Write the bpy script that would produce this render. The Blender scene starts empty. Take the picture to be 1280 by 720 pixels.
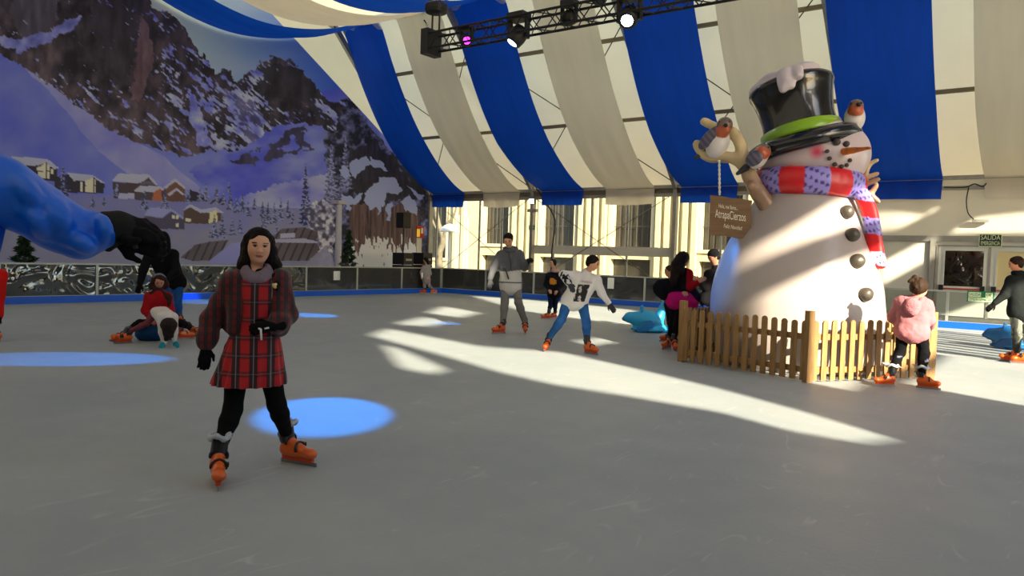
import bpy, bmesh, math, random
import numpy as np
from mathutils import Vector, Matrix
random.seed(7)
SC = bpy.context.scene
COL = SC.collection
# ------------------------------------------------------------------ camera
FPX = 948.0; CH = 1.35
_w = np.array([.032, 1, 38/948.]); _w /= np.linalg.norm(_w)
_y = np.array([690, 16, -948.]); _y -= _w*_y.dot(_w); _y /= np.linalg.norm(_y)
_x = np.cross(_y, _w)
RC = np.array([_x, _y, _w]); OC = np.array([0, 0, CH])
def ray(x, y): return RC @ np.array([x-640, 360-y, -FPX])
def gnd(x, y, z=0.):
    d = ray(x, y); return OC + d*(z-CH)/d[2]
def onX(x, y, X): d = ray(x, y); return OC + d*X/d[0]
def onY(x, y, Y): d = ray(x, y); return OC + d*Y/d[1]
def proj(P):
    c = (np.asarray(P, float)-OC) @ RC
    return 640+FPX*c[..., 0]/-c[..., 2], 360-FPX*c[..., 1]/-c[..., 2]
cam = bpy.data.cameras.new('camera'); co = bpy.data.objects.new('camera', cam); COL.objects.link(co)
M = Matrix.Identity(4)
for i in range(3):
    for j in range(3): M[i][j] = RC[i][j]
    M[i][3] = OC[i]
co.matrix_world = M
cam.sensor_width = 36; cam.lens = FPX/1280*36; cam.clip_end = 300; cam.clip_start = .05
SC.camera = co
# ------------------------------------------------------------------ materials
def lin(c):
    c = np.asarray(c, float)/255.
    return np.where(c <= .04045, c/12.92, ((c+.055)/1.055)**2.4)
def rgba(c): l = lin(c); return (float(l[0]), float(l[1]), float(l[2]), 1.)
def nt(name):
    m = bpy.data.materials.new(name); m.use_nodes = True
    t = m.node_tree; return m, t, t.nodes['Principled BSDF'], t.nodes['Material Output']
def mat(name, c=None, rough=.6, metal=0., noise=0., nscale=8., bump=0., bscale=40., spec=.5, coat=0., sheen=0., attr=False, trans=0., emit=None, es=0., stretch=None):
    """procedural principled material; noise varies the colour of the stuff itself"""
    m, t, b, o = nt(name); N = t.nodes; L = t.links
    b.inputs['Roughness'].default_value = rough; b.inputs['Metallic'].default_value = metal
    b.inputs['Specular IOR Level'].default_value = spec; b.inputs['Coat Weight'].default_value = coat
    b.inputs['Sheen Weight'].default_value = sheen
    if attr:
        a = N.new('ShaderNodeVertexColor'); a.layer_name = 'Col'; src = a.outputs['Color']
    else:
        a = N.new('ShaderNodeRGB'); a.outputs[0].default_value = rgba(c); src = a.outputs[0]
    tc = N.new('ShaderNodeTexCoord'); vec = tc.outputs['Object']
    if stretch:
        mp = N.new('ShaderNodeMapping'); mp.inputs['Scale'].default_value = stretch; L.new(vec, mp.inputs[0]); vec = mp.outputs[0]
    if noise:
        n = N.new('ShaderNodeTexNoise'); n.inputs['Scale'].default_value = nscale; n.inputs['Detail'].default_value = 5; L.new(vec, n.inputs['Vector'])
        r = N.new('ShaderNodeMapRange'); r.inputs[1].default_value = .3; r.inputs[2].default_value = .7
        r.inputs[3].default_value = 1-noise; r.inputs[4].default_value = 1+noise*.6; L.new(n.outputs[0], r.inputs[0])
        h = N.new('ShaderNodeVectorMath'); h.operation = 'SCALE'; L.new(src, h.inputs[0]); L.new(r.outputs[0], h.inputs['Scale']); src = h.outputs[0]
    L.new(src, b.inputs['Base Color'])
    if bump:
        n = N.new('ShaderNodeTexNoise'); n.inputs['Scale'].default_value = bscale; n.inputs['Detail'].default_value = 4; L.new(vec, n.inputs['Vector'])
        u = N.new('ShaderNodeBump'); u.inputs['Strength'].default_value = bump; u.inputs['Distance'].default_value = .02
        L.new(n.outputs[0], u.inputs['Height']); L.new(u.outputs[0], b.inputs['Normal'])
    if emit is not None:
        b.inputs['Emission Color'].default_value = rgba(emit); b.inputs['Emission Strength'].default_value = es
    if trans:
        tr = N.new('ShaderNodeBsdfTranslucent'); L.new(src, tr.inputs[0])
        mx = N.new('ShaderNodeMixShader'); mx.inputs[0].default_value = trans
        L.new(b.outputs[0], mx.inputs[1]); L.new(tr.outputs[0], mx.inputs[2]); L.new(mx.outputs[0], o.inputs[0])
    return m
def film(name, tint, gloss=.08, rough=.05, bump=0., bscale=3., haze=0., stretch=(1, 1, 1), hcol=(200, 200, 195)):
    """clear plastic: transparent tinted sheet with a wavy glossy coat and some milky haze"""
    m, t, b, o = nt(name); N = t.nodes; L = t.links
    tr = N.new('ShaderNodeBsdfTransparent'); tr.inputs[0].default_value = rgba(tint)
    g = N.new('ShaderNodeBsdfGlossy'); g.inputs['Roughness'].default_value = rough
    mx = N.new('ShaderNodeMixShader'); mx.inputs[0].default_value = gloss
    L.new(tr.outputs[0], mx.inputs[1]); L.new(g.outputs[0], mx.inputs[2])
    src = mx
    if haze:
        d = N.new('ShaderNodeBsdfDiffuse'); d.inputs[0].default_value = rgba(hcol)
        m2 = N.new('ShaderNodeMixShader'); m2.inputs[0].default_value = haze
        L.new(mx.outputs[0], m2.inputs[1]); L.new(d.outputs[0], m2.inputs[2]); src = m2
    if bump:
        tc = N.new('ShaderNodeTexCoord'); mp = N.new('ShaderNodeMapping'); mp.inputs['Scale'].default_value = stretch
        n = N.new('ShaderNodeTexNoise'); n.inputs['Scale'].default_value = bscale; n.inputs['Detail'].default_value = 1; n.inputs['Distortion'].default_value = 1.2
        L.new(tc.outputs['Object'], mp.inputs[0]); L.new(mp.outputs[0], n.inputs['Vector'])
        u = N.new('ShaderNodeBump'); u.inputs['Strength'].default_value = bump; u.inputs['Distance'].default_value = .1
        L.new(n.outputs[0], u.inputs['Height']); L.new(u.outputs[0], g.inputs['Normal'])
    L.new(src.outputs[0], o.inputs[0]); return m
# ------------------------------------------------------------------ objects
def wloc(o):
    v = np.zeros(3)
    while o is not None: v += np.array(o.location); o = o.parent
    return v
def thing(name, label, cat, loc, group=None):
    o = bpy.data.objects.new(name, None); COL.objects.link(o); o.location = [float(v) for v in loc]; o.empty_display_size = .2
    o['label'] = label; o['category'] = cat
    if group: o['group'] = group
    return o
def tag(o, label, cat, group=None, kind=None):
    o['label'] = label; o['category'] = cat
    if group: o['group'] = group
    if kind: o['kind'] = kind
    return o
def obj(name, V, F, m, parent=None, loc=None, smooth=False, col=None, label=None):
    """one mesh object from world-space vertices; local origin at parent or loc (default: base centre)"""
    V = np.asarray(V, float)
    if parent is not None: org = wloc(parent)
    elif loc is not None: org = np.asarray(loc, float)
    else:
        mn = V.min(0); mx = V.max(0); org = np.array([(mn[0]+mx[0])/2, (mn[1]+mx[1])/2, mn[2]])
    me = bpy.data.meshes.new(name); me.from_pydata((V-org).tolist(), [], [list(map(int, f)) for f in F] if not isinstance(F, np.ndarray) else F.tolist())
    me.update()
    if smooth: me.polygons.foreach_set('use_smooth', [True]*len(me.polygons))
    if col is not None:
        ca = me.color_attributes.new('Col', 'FLOAT_COLOR', 'POINT')
        c4 = np.ones((len(V), 4), np.float32); c4[:, :3] = np.clip(col, 0, 4); ca.data.foreach_set('color', c4.ravel())
    me.materials.append(m)
    o = bpy.data.objects.new(name, me); COL.objects.link(o)
    if parent is not None: o.parent = parent
    else: o.location = org
    if label: o['label'] = label
    return o
def struct(o): o['kind'] = 'structure'; return o
class MB:
    """collects simple shapes into one vertex/face list"""
    def __init__(s): s.V = []; s.F = []; s.n = 0
    def add(s, V, F):
        V = np.asarray(V, float); s.V.append(V); s.F += [[i+s.n for i in f] for f in F]; s.n += len(V); return s
    def box(s, a, b, M=None):
        x0, y0, z0 = a; x1, y1, z1 = b
        V = np.array([(x, y, z) for x in (x0, x1) for y in (y0, y1) for z in (z0, z1)], float)
        if M is not None: V = V @ np.asarray(M)[:3, :3].T + np.asarray(M)[:3, 3]
        return s.add(V, [(0, 1, 3, 2), (4, 6, 7, 5), (0, 4, 5, 1), (2, 3, 7, 6), (0, 2, 6, 4), (1, 5, 7, 3)])
    def obox(s, c, ax, half):
        """oriented box: centre, 3 axes rows, half sizes"""
        c = np.asarray(c, float); ax = np.asarray(ax, float); V = []
        for i in (-1, 1):
            for j in (-1, 1):
                for k in (-1, 1): V.append(c+ax[0]*half[0]*i+ax[1]*half[1]*j+ax[2]*half[2]*k)
        return s.add(V, [(0, 1, 3, 2), (4, 6, 7, 5), (0, 4, 5, 1), (2, 3, 7, 6), (0, 2, 6, 4), (1, 5, 7, 3)])
    def tube(s, pts, r, n=8, cap=True, flat=None):
        P = np.asarray(pts, float); m = len(P); r = np.broadcast_to(np.asarray(r, float), (m,))
        T = np.gradient(P, axis=0); T /= np.linalg.norm(T, axis=1)[:, None]+1e-9
        up = np.array([0, 0, 1.]) if abs(T[0][2]) < .9 else np.array([1., 0, 0]); V = []
        a = up-T[0]*up.dot(T[0]); a /= np.linalg.norm(a)
        for i in range(m):
            a = a-T[i]*a.dot(T[i]); a /= np.linalg.norm(a); b = np.cross(T[i], a)
            for k in range(n):
                t = 2*math.pi*k/n; V.append(P[i]+r[i]*(math.cos(t)*a+math.sin(t)*b))
        F = [(i*n+k, i*n+(k+1) % n, (i+1)*n+(k+1) % n, (i+1)*n+k) for i in range(m-1) for k in range(n)]
        if cap: F += [list(range(n))[::-1], list(range((m-1)*n, m*n))]
        return s.add(V, F)
    def lathe(s, c, prof, n=24, ax=None):
        """prof: (radius, height) list around axis (rows x,y,z in ax)"""
        ax = np.eye(3) if ax is None else np.asarray(ax, float); c = np.asarray(c, float); V = []; m = len(prof)
        for r, h in prof:
            for k in range(n):
                t = 2*math.pi*k/n; V.append(c+ax[0]*r*math.cos(t)+ax[1]*r*math.sin(t)+ax[2]*h)
        F = [(i*n+k, i*n+(k+1) % n, (i+1)*n+(k+1) % n, (i+1)*n+k) for i in range(m-1) for k in range(n)]
        F += [list(range(n))[::-1], list(range((m-1)*n, m*n))]
        return s.add(V, F)
    def prism(s, poly, d):
        """planar polygon (3-D points) extruded by vector d"""
        P = np.asarray(poly, float); n = len(P); d = np.asarray(d, float)
        return s.add(np.vstack([P, P+d]), [list(range(n))[::-1], list(range(n, 2*n))]+[(i, (i+1) % n, (i+1) % n+n, i+n) for i in range(n)])
    def build(s, name, m, parent=None, **k): return obj(name, np.vstack(s.V), s.F, m, parent, **k)
def grid_faces(nu, nv, wrap=False):
    i = np.arange(nu-1)[:, None]*nv; j = np.arange(nv-1)[None, :]
    a = (i+j).ravel(); return np.stack([a, a+1, a+1+nv, a+nv], 1)
# ------------------------------------------------------------------ noise
_T = np.random.RandomState(3).rand(64, 64, 64).astype(np.float32)
def vnoise(P):
    """value noise -1..1 at points (...,3)"""
    P = np.asarray(P, np.float32); i = np.floor(P).astype(int); f = P-i; f = f*f*(3-2*f); r = 0
    for a in (0, 1):
        for b in (0, 1):
            for c in (0, 1):
                w = (f[..., 0] if a else 1-f[..., 0])*(f[..., 1] if b else 1-f[..., 1])*(f[..., 2] if c else 1-f[..., 2])
                r = r+w*_T[(i[..., 0]+a) % 64, (i[..., 1]+b) % 64, (i[..., 2]+c) % 64]
    return r*2-1
def fbm(P, o=4):
    r = 0; a = 1.; P = np.asarray(P, np.float32)
    for k in range(o): r = r+a*vnoise(P+k*17.3); P = P*2.03; a *= .5
    return r/1.6
# ------------------------------------------------------------------ signed-distance modelling
def U(v): v = np.asarray(v, float); return v/(np.linalg.norm(v)+1e-12)
def cone(a, b, ra, rb, c=None, k=None): return ('c', np.asarray(a, float), np.asarray(b, float), ra, rb, c, k)
def ball(p, r, c=None, k=None): return ('c', np.asarray(p, float), np.asarray(p, float)+1e-4, r, r, c, k)
def ell(p, R, ax=None, c=None, k=None, op='+'): return ('e', np.asarray(p, float), np.asarray(R, float), np.eye(3) if ax is None else np.asarray(ax, float), op, c, k)
def sdp(pr, P):
    if pr[0] == 'c':
        a, b, ra, rb = pr[1:5]; ab = b-a; L = ab.dot(ab)+1e-12
        t = np.clip(((P-a) @ ab)/L, 0, 1); q = P-a-t[..., None]*ab
        return np.sqrt((q*q).sum(-1))-(ra+(rb-ra)*t)
    p, R, ax = pr[1:4]; q = (P-p) @ ax.T
    k0 = np.sqrt(((q/R)**2).sum(-1)); k1 = np.sqrt(((q/(R*R))**2).sum(-1))+1e-9
    return k0*(k0-1)/k1
def bnd(pr):
    if pr[0] == 'c':
        r = max(pr[3], pr[4]); return np.minimum(pr[1], pr[2])-r, np.maximum(pr[1], pr[2])+r
    e = np.sqrt(((pr[3]*pr[2][:, None])**2).sum(0)); return pr[1]-e, pr[1]+e
def sdf_mesh(prims, h, k=.02, warp=0., wscale=10., default=(200, 200, 200), colfn=None, cut=None):
    """smooth union of primitives -> surface-nets mesh with vertex colours. op '-' carves, op 'p' only paints"""
    sol = [p for p in prims if not (p[0] == 'e' and p[4] in ('-', 'p'))]
    B = [bnd(p) for p in sol]; mg = 3*h+abs(warp)
    lo = np.min([b[0] for b in B], 0)-mg; hi = np.max([b[1] for b in B], 0)+mg
    n = np.ceil((hi-lo)/h).astype(int)+1
    F = np.full(n, 1.0, np.float32)
    ax = [lo[i]+h*np.arange(n[i]) for i in range(3)]
    for p in [q for q in prims if not (q[0] == 'e' and q[4] == 'p')]:
        kk = p[6] if p[6] is not None else k
        b0, b1 = bnd(p); m = kk+2.5*h
        s = [slice(max(0, int((b0[i]-m-lo[i])/h)), min(n[i], int((b1[i]+m-lo[i])/h)+2)) for i in range(3)]
        if any(q.stop <= q.start for q in s): continue
        P = np.stack(np.meshgrid(ax[0][s[0]], ax[1][s[1]], ax[2][s[2]], indexing='ij'), -1)
        d = sdp(p, P); f = F[s[0], s[1], s[2]]
        if p[0] == 'e' and p[4] == '-':
            kk = kk*.5; t = np.clip(.5-.5*(f+d)/kk, 0, 1); F[s[0], s[1], s[2]] = f*(1-t)+(-d)*t+kk*t*(1-t)
        else:
            t = np.clip(.5+.5*(f-d)/kk, 0, 1); F[s[0], s[1], s[2]] = np.where(f > .9, d, f*(1-t)+d*t-kk*t*(1-t))
    if warp or cut is not None:
        P = np.stack(np.meshgrid(*ax, indexing='ij'), -1)
        if warp:
            near = np.abs(F) < 4*warp+3*h; F[near] += (warp*fbm(P[near]*wscale, 3)).astype(np.float32)
        if cut is not None: F = np.maximum(F, cut(P).astype(np.float32))
    S = F < 0
    c8 = [(a, b, c) for a in (0, 1) for b in (0, 1) for c in (0, 1)]
    sh = [S[a:n[0]-1+a, b:n[1]-1+b, c:n[2]-1+c] for a, b, c in c8]
    cnt = sum(x.astype(np.int8) for x in sh); act = (cnt > 0) & (cnt < 8)
    I = np.argwhere(act); idx = np.full(act.shape, -1, int); idx[tuple(I.T)] = np.arange(len(I))
    fv = np.stack([F[I[:, 0]+a, I[:, 1]+b, I[:, 2]+c] for a, b, c in c8], 1); cc = np.array(c8, float)
    pos = np.zeros((len(I), 3)); w = np.zeros(len(I))
    for a in range(8):
        for b in range(a+1, 8):
            if np.abs(cc[a]-cc[b]).sum() != 1: continue
            x = (fv[:, a] < 0) != (fv[:, b] < 0); t = fv[:, a]/(fv[:, a]-fv[:, b]+1e-20)
            q = cc[a]+t[:, None]*(cc[b]-cc[a]); pos[x] += q[x]; w[x] += 1
    V = lo+h*(I+pos/w[:, None]); Q = []
    for d in range(3):
        e = [slice(1, -1)]*3; e[d] = slice(0, -1); g = list(e); g[d] = slice(1, None)
        s0 = S[tuple(e)]; s1 = S[tuple(g)]; J = np.argwhere(s0 != s1); flip = s0[tuple(J.T)]
        off = [1, 1, 1]; off[d] = 0; J = J+np.array(off)
        u, v = [(1, 2), (2, 0), (0, 1)][d]
        def at(du, dv):
            K = J.copy(); K[:, u] -= du; K[:, v] -= dv; return idx[tuple(K.T)]
        q = np.stack([at(1, 1), at(0, 1), at(0, 0), at(1, 0)], 1); q[~flip] = q[~flip][:, ::-1]; Q.append(q)
    Q = np.vstack(Q); Q = Q[(Q >= 0).all(1)]
    C = np.tile(lin(default), (len(V), 1))
    cs = [p for p in sol if p[5] is not None]
    if cs:
        best = np.full(len(V), 1e9)
        for p in cs:
            d = sdp(p, V); mk = d < best; best[mk] = d[mk]; C[mk] = lin(p[5])
    if colfn is not None: C = colfn(V, C)
    for p in prims:
        if p[0] == 'e' and p[4] == 'p':
            d = sdp(p, V); C[d < 0] = lin(p[5])
    return V, Q, C
def sdfo(name, prims, h, m, parent=None, k=.02, warp=0., wscale=10., default=(200, 200, 200), colfn=None, cut=None, extra=None, label=None, loc=None):
    V, Q, C = sdf_mesh(prims, h, k, warp, wscale, default, colfn, cut)
    if extra:
        for (v, q, c) in extra: Q = np.vstack([Q, q+len(V)]); V = np.vstack([V, v]); C = np.vstack([C, c])
    return obj(name, V, Q, m, parent, smooth=True, col=C, label=label, loc=loc)
def chain(pts, rs, c=None, k=None):
    return [cone(pts[i], pts[i+1], rs[i], rs[i+1], c, k) for i in range(len(pts)-1)]
def spline(pts, n=24):
    P = np.asarray(pts, float); m = len(P); out = []
    for t in np.linspace(0, m-1, n):
        i = min(int(t), m-2); f = t-i; p0 = P[max(i-1, 0)]; p1 = P[i]; p2 = P[i+1]; p3 = P[min(i+2, m-1)]
        out.append(.5*((2*p1)+(-p0+p2)*f+(2*p0-5*p1+4*p2-p3)*f*f+(-p0+3*p1-3*p2+p3)*f**3))
    return np.array(out)
def text_mesh(s, size, org, xdir, zdir, m, parent, name='lettering', thick=.002, width=None, label=None, shear=0.):
    cu = bpy.data.curves.new('t', 'FONT'); cu.body = s; cu.size = size; cu.align_x = 'CENTER'; cu.align_y = 'CENTER'; cu.extrude = thick; cu.shear = shear
    o = bpy.data.objects.new('t', cu); COL.objects.link(o); dg = bpy.context.evaluated_depsgraph_get()
    me = bpy.data.meshes.new_from_object(o.evaluated_get(dg)); bpy.data.objects.remove(o)
    V = np.array([v.co[:] for v in me.vertices]); F = [list(p.vertices) for p in me.polygons]; bpy.data.meshes.remove(me)
    if width: V[:, 0] *= width/(V[:, 0].max()-V[:, 0].min())
    xd = U(xdir); zd = U(zdir); nd = np.cross(xd, zd)
    W = np.asarray(org)+V[:, :1]*xd+V[:, 1:2]*zd+V[:, 2:3]*nd
    return obj(name, W, F, m, parent, label=label)
SKY, SUNE, LED, EXPO, MUR = .32, 12.5, .8, .56, 2.05
# ================================================================== the tent, ice and street
XG, XE, YW, YN = -23.75, 6.05, 26.17, -5.57      # mural gable, unseen right gable, far wall, near wall
EZ, KY, KZ, RY, RZ = 4.2, 20.3, 10.35, 10.3, 13.3
def roof_z(Y):
    Y = np.asarray(Y, float); D = np.abs(Y-RY)
    return np.where(D > KY-RY, EZ+(YW-RY-D)*(KZ-EZ)/(YW-KY), KZ+(KY-RY-D)*(RZ-KZ)/(KY-RY))
m_roof = mat('tent_roof_fabric', (236, 216, 172), .7, noise=.05, nscale=.6, trans=.62, bump=.15, bscale=1.5)
m_white = mat('white_drape_fabric', (236, 232, 222), .8, noise=.04, nscale=1.2, trans=.42, bump=.2, bscale=3, stretch=(3, .4, .4))
m_blue = mat('blue_drape_fabric', (6, 78, 214), .75, noise=.08, nscale=1.5, trans=.42, bump=.15, bscale=3, stretch=(3, .4, .4))
m_panel = mat('white_wall_panel', (222, 220, 208), .55, noise=.05, nscale=1.2, trans=.12)
m_wallfab = mat('white_wall_fabric', (220, 216, 200), .65, noise=.06, nscale=.9, trans=.2, bump=.5, bscale=1.1)
m_alu = mat('aluminium_frame', (168, 166, 158), .45, .5, noise=.12, nscale=6)
m_steel = mat('galvanised_steel', (186, 186, 180), .4, .6, noise=.1, nscale=9)
m_dark = mat('dark_skirting', (52, 56, 54), .7, noise=.2, nscale=3)
m_black = mat('black_plastic', (18, 18, 19), .5)
m_blackf = mat('black_fabric', (20, 21, 23), .85, bump=.4, bscale=5)
m_kick = mat('blue_kick_board', (8, 92, 208), .4, noise=.06, nscale=4)
m_pvc = film('clear_pvc_wall', (236, 236, 230), .05, .12, .25, 2.2, .05, (4, 1, .5))
m_glass = film('barrier_screen_wavy', (104, 116, 106), .17, .04, .9, 1.5, .05, (1, 1, 1.2), (110, 122, 108))
m_glass2 = film('barrier_screen_flat', (150, 154, 150), .08, .1, .15, 1.5, .06)
m_glass3 = film('barrier_screen_clear', (226, 230, 226), .05, .1, .2, 1.5, .04)
m_rail = mat('barrier_rail', (176, 180, 174), .35, .4)
# ---- ice
def ice_mat():
    m, t, b, o = nt('scratched_ice'); N = t.nodes; L = t.links
    tc = N.new('ShaderNodeTexCoord'); b.inputs['Specular IOR Level'].default_value = .16
    n1 = N.new('ShaderNodeTexNoise'); n1.inputs['Scale'].default_value = .35; n1.inputs['Detail'].default_value = 6; n1.inputs['Roughness'].default_value = .65
    L.new(tc.outputs['Object'], n1.inputs['Vector'])
    cr = N.new('ShaderNodeValToRGB'); cr.color_ramp.elements[0].position = .3; cr.color_ramp.elements[1].position = .72
    cr.color_ramp.elements[0].color = rgba((152, 162, 164)); cr.color_ramp.elements[1].color = rgba((172, 178, 178)); L.new(n1.outputs[0], cr.inputs[0])
    # fine scratches: thin contour lines of distorted stretched noise
    prev = cr.outputs[0]; hs = None
    for k, (sc, rot, th) in enumerate([((1.1, .22, 1), .5, .006), ((.9, .3, 1), 1.7, .006), ((1.9, .35, 1), 2.6, .008), ((2.6, .5, 1), .1, .007)]):
        mp = N.new('ShaderNodeMapping'); mp.inputs['Rotation'].default_value = (0, 0, rot); mp.inputs['Scale'].default_value = sc; mp.inputs['Location'].default_value = (k*3.1, k*7.7, 0)
        L.new(tc.outputs['Object'], mp.inputs[0])
        nn = N.new('ShaderNodeTexNoise'); nn.inputs['Scale'].default_value = 1.3; nn.inputs['Detail'].default_value = 1.5; L.new(mp.outputs[0], nn.inputs['Vector'])
        sb = N.new('ShaderNodeMath'); sb.operation = 'SUBTRACT'; sb.inputs[1].default_value = .5; L.new(nn.outputs[0], sb.inputs[0])
        ab = N.new('ShaderNodeMath'); ab.operation = 'ABSOLUTE'; L.new(sb.outputs[0], ab.inputs[0])
        lt = N.new('ShaderNodeMapRange'); lt.inputs[1].default_value = 0; lt.inputs[2].default_value = th; lt.inputs[3].default_value = 1; lt.inputs[4].default_value = 0; L.new(ab.outputs[0], lt.inputs[0])
        ms = N.new('ShaderNodeTexNoise'); ms.inputs['Scale'].default_value = 2.2+k; L.new(tc.outputs['Object'], ms.inputs['Vector'])
        mr = N.new('ShaderNodeMapRange'); mr.inputs[1].default_value = .55; mr.inputs[2].default_value = .7; mr.inputs[3].default_value = 0; mr.inputs[4].default_value = .3; L.new(ms.outputs[0], mr.inputs[0])
        mu = N.new('ShaderNodeMath'); mu.operation = 'MULTIPLY'; L.new(lt.outputs[0], mu.inputs[0]); L.new(mr.outputs[0], mu.inputs[1])
        mx = N.new('ShaderNodeMix'); mx.data_type = 'RGBA'; L.new(mu.outputs[0], mx.inputs[0]); L.new(prev, mx.inputs[6]); mx.inputs[7].default_value = rgba((214, 218, 220)); prev = mx.outputs[2]
    L.new(prev, b.inputs['Base Color'])
    n2 = N.new('ShaderNodeTexNoise'); n2.inputs['Scale'].default_value = 3; n2.inputs['Detail'].default_value = 6; L.new(tc.outputs['Object'], n2.inputs['Vector'])
    r2 = N.new('ShaderNodeMapRange'); r2.inputs[3].default_value = .34; r2.inputs[4].default_value = .6; L.new(n2.outputs[0], r2.inputs[0]); L.new(r2.outputs[0], b.inputs['Roughness'])
    n3 = N.new('ShaderNodeTexNoise'); n3.inputs['Scale'].default_value = 26; n3.inputs['Detail'].default_value = 6; n3.inputs['Roughness'].default_value = .7; L.new(tc.outputs['Object'], n3.inputs['Vector'])
    bp = N.new('ShaderNodeBump'); bp.inputs['Strength'].default_value = .5; bp.inputs['Distance'].default_value = .006; L.new(n3.outputs[0], bp.inputs['Height']); L.new(bp.outputs[0], b.inputs['Normal'])
    return m
m_ice = ice_mat()
BX, BY = -18.3, 20.8
struct(MB().box((BX+.02, YN+.5, -.12), (5.2, BY-.02, 0)).build('floor', m_ice, loc=(0, 0, 0)))
m_outfloor = mat('dark_tent_floor', (84, 86, 82), .8, noise=.2, nscale=2)
f = MB(); f.box((XG, YN, -.25), (BX-.05, YW, -.02)); f.box((BX-.05, BY+.05, -.25), (XE, YW, -.02)); f.box((5.25, YN, -.25), (XE, BY+.05, -.02)); f.box((BX-.05, YN, -.25), (5.25, YN+.5, -.02))
struct(f.build('floor', m_outfloor, loc=(0, 0, -.25)))
m_pave = mat('pale_paving', (176, 168, 150), .8, noise=.12, nscale=1.5)
f = MB(); f.box((-60, YW+.02, -.3), (45, 60, -.06)); f.box((-60, -40, -.3), (45, YN-.02, -.06)); f.box((XE+.02, YN-.02, -.3), (45, YW+.02, -.06)); f.box((-60, YN-.02, -.3), (XG-.02, YW+.02, -.06))
struct(f.build('ground', m_pave, loc=(0, 0, -.3)))
# ---- roof sheets
nm = 0
def sheet(name, P, m, sub=1):
    """quad sheet given 4 corners"""
    P = np.asarray(P, float); n = sub+1; V = [];
    for i in range(n):
        for j in range(n):
            s, t = i/sub, j/sub; V.append(P[0]*(1-s)*(1-t)+P[1]*s*(1-t)+P[2]*s*t+P[3]*(1-s)*t)
    return struct(obj(name, V, grid_faces(n, n), m))
prof = [(YW, EZ), (KY, KZ), (RY, RZ), (2*RY-KY, KZ), (YN, EZ)]
m_roofd = mat('dimmed_roof_fabric', (150, 146, 136), .8, noise=.05, nscale=.6, trans=.42)  # near roof half, out of view, made darker to dim the foreground light
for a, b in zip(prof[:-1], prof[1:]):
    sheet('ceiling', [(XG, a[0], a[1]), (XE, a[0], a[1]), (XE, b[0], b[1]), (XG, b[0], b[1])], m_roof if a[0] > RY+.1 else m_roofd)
# frame: portal ribs, eave beams and purlins
FX = [-23.68, -17.95, -11.62, -5.6, .4, 5.95]
for x in FX:
    t = MB(); w = .07
    P = [(YW-.15, -.02)]+[(p[0]+(-.15 if p[0] > RY else .15 if p[0] < RY else 0), p[1]-.13) for p in prof]+[(YN+.15, -.02)]
    for (a, b) in zip(P[:-1], P[1:]):
        d = U((0, b[0]-a[0], b[1]-a[1])); nn = np.cross((1, 0, 0), d); L = math.hypot(b[0]-a[0], b[1]-a[1])
        t.obox((x, (a[0]+b[0])/2, (a[1]+b[1])/2), [(1, 0, 0), d, nn], (w, L/2+.03, .11))
    struct(t.build('trim_1', m_alu, loc=(x, YW, 0)))
t = MB()
for (y, dz) in [(YW-.1, -.05), (YW-.12, -.36)]: t.box((XG, y-.05, EZ+dz-.06), (XE, y+.05, EZ+dz+.06))
struct(t.build('trim_2', m_alu))
m_purl = mat('purlin_seam', (140, 126, 96), .6, .2)
for y in [26.17-2.1, 26.17-4.2, 17.3, 14.0, 10.3, 6.6, 3.3, -1.4, -3.5]:
    t = MB(); z = float(roof_z(y))-.07; t.box((XG, y-.06, z-.07), (XE, y+.06, z+.04)); struct(t.build('trim_3', m_purl))
# purlin at the knee carries the drapes
t = MB(); t.tube([(XG, 20.42, 10.16), (XE, 20.42, 10.16)], .05); struct(t.build('trim_4', m_alu))
t = MB(); t.tube([(XG, 10.3, 10.33), (XE, 10.3, 10.33)], .05)
for x in FX: t.tube([(x, 10.3, 10.33), (x, 10.3, 13.2)], .012)
struct(t.build('trim_5', m_alu))
# bracing cables under the roof
m_cab = mat('steel_cable', (96, 88, 70), .5, .4)
def rp(x, y, d=.12): return (x, y, float(roof_z(y))-d)
for a, b in [((-23.6, YW-.2), (-18.1, 21.6)), ((-18.1, YW-.2), (-23.6, 21.6)), ((-18.0, YW-.2), (-11.7, 21.6)), ((-11.7, YW-.2), (-18., 21.6)), ((-11.6, YW-.2), (-5.7, 21.6)), ((-5.7, YW-.2), (-11.6, 21.6))]:
    t = MB(); t.tube([rp(*a), rp(*b)], .018, 6); struct(t.build('trim_6', m_cab))
for x0, x1 in [(-23.6, -18.1), (-18.0, -11.7)]:
    t = MB(); t.tube([(x0, YW-.1, 3.9), (x1, YW-.1, .3)], .014, 6); t.tube([(x1, YW-.1, 3.9), (x0, YW-.1, .3)], .014, 6); struct(t.build('trim_7', m_cab))
# ---- gable walls
def gable(X, m, z0=0., flip=1):
    P = [(YW, z0), (YW, EZ), (KY, KZ), (RY, RZ), (2*RY-KY, KZ), (YN, EZ), (YN, z0)]
    return P
V = [(XG-.05, y, z) for y, z in gable(XG, None, 0)]
struct(obj('wall_left', V, [list(range(len(V)))], m_roof))
t = MB(); t.box((XG-.02, 0, 0), (XG+.03, YW, .74)); struct(t.build('baseboard_left', m_dark))
# unseen near wall, made opaque and grey to lower the ambient light
m_walld = mat('dimmed_wall_fabric', (136, 132, 124), .8, noise=.05)
t = MB(); t.box((XG, YN-.05, 0), (XE, YN, EZ)); struct(t.build('wall_near', m_walld))
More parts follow.
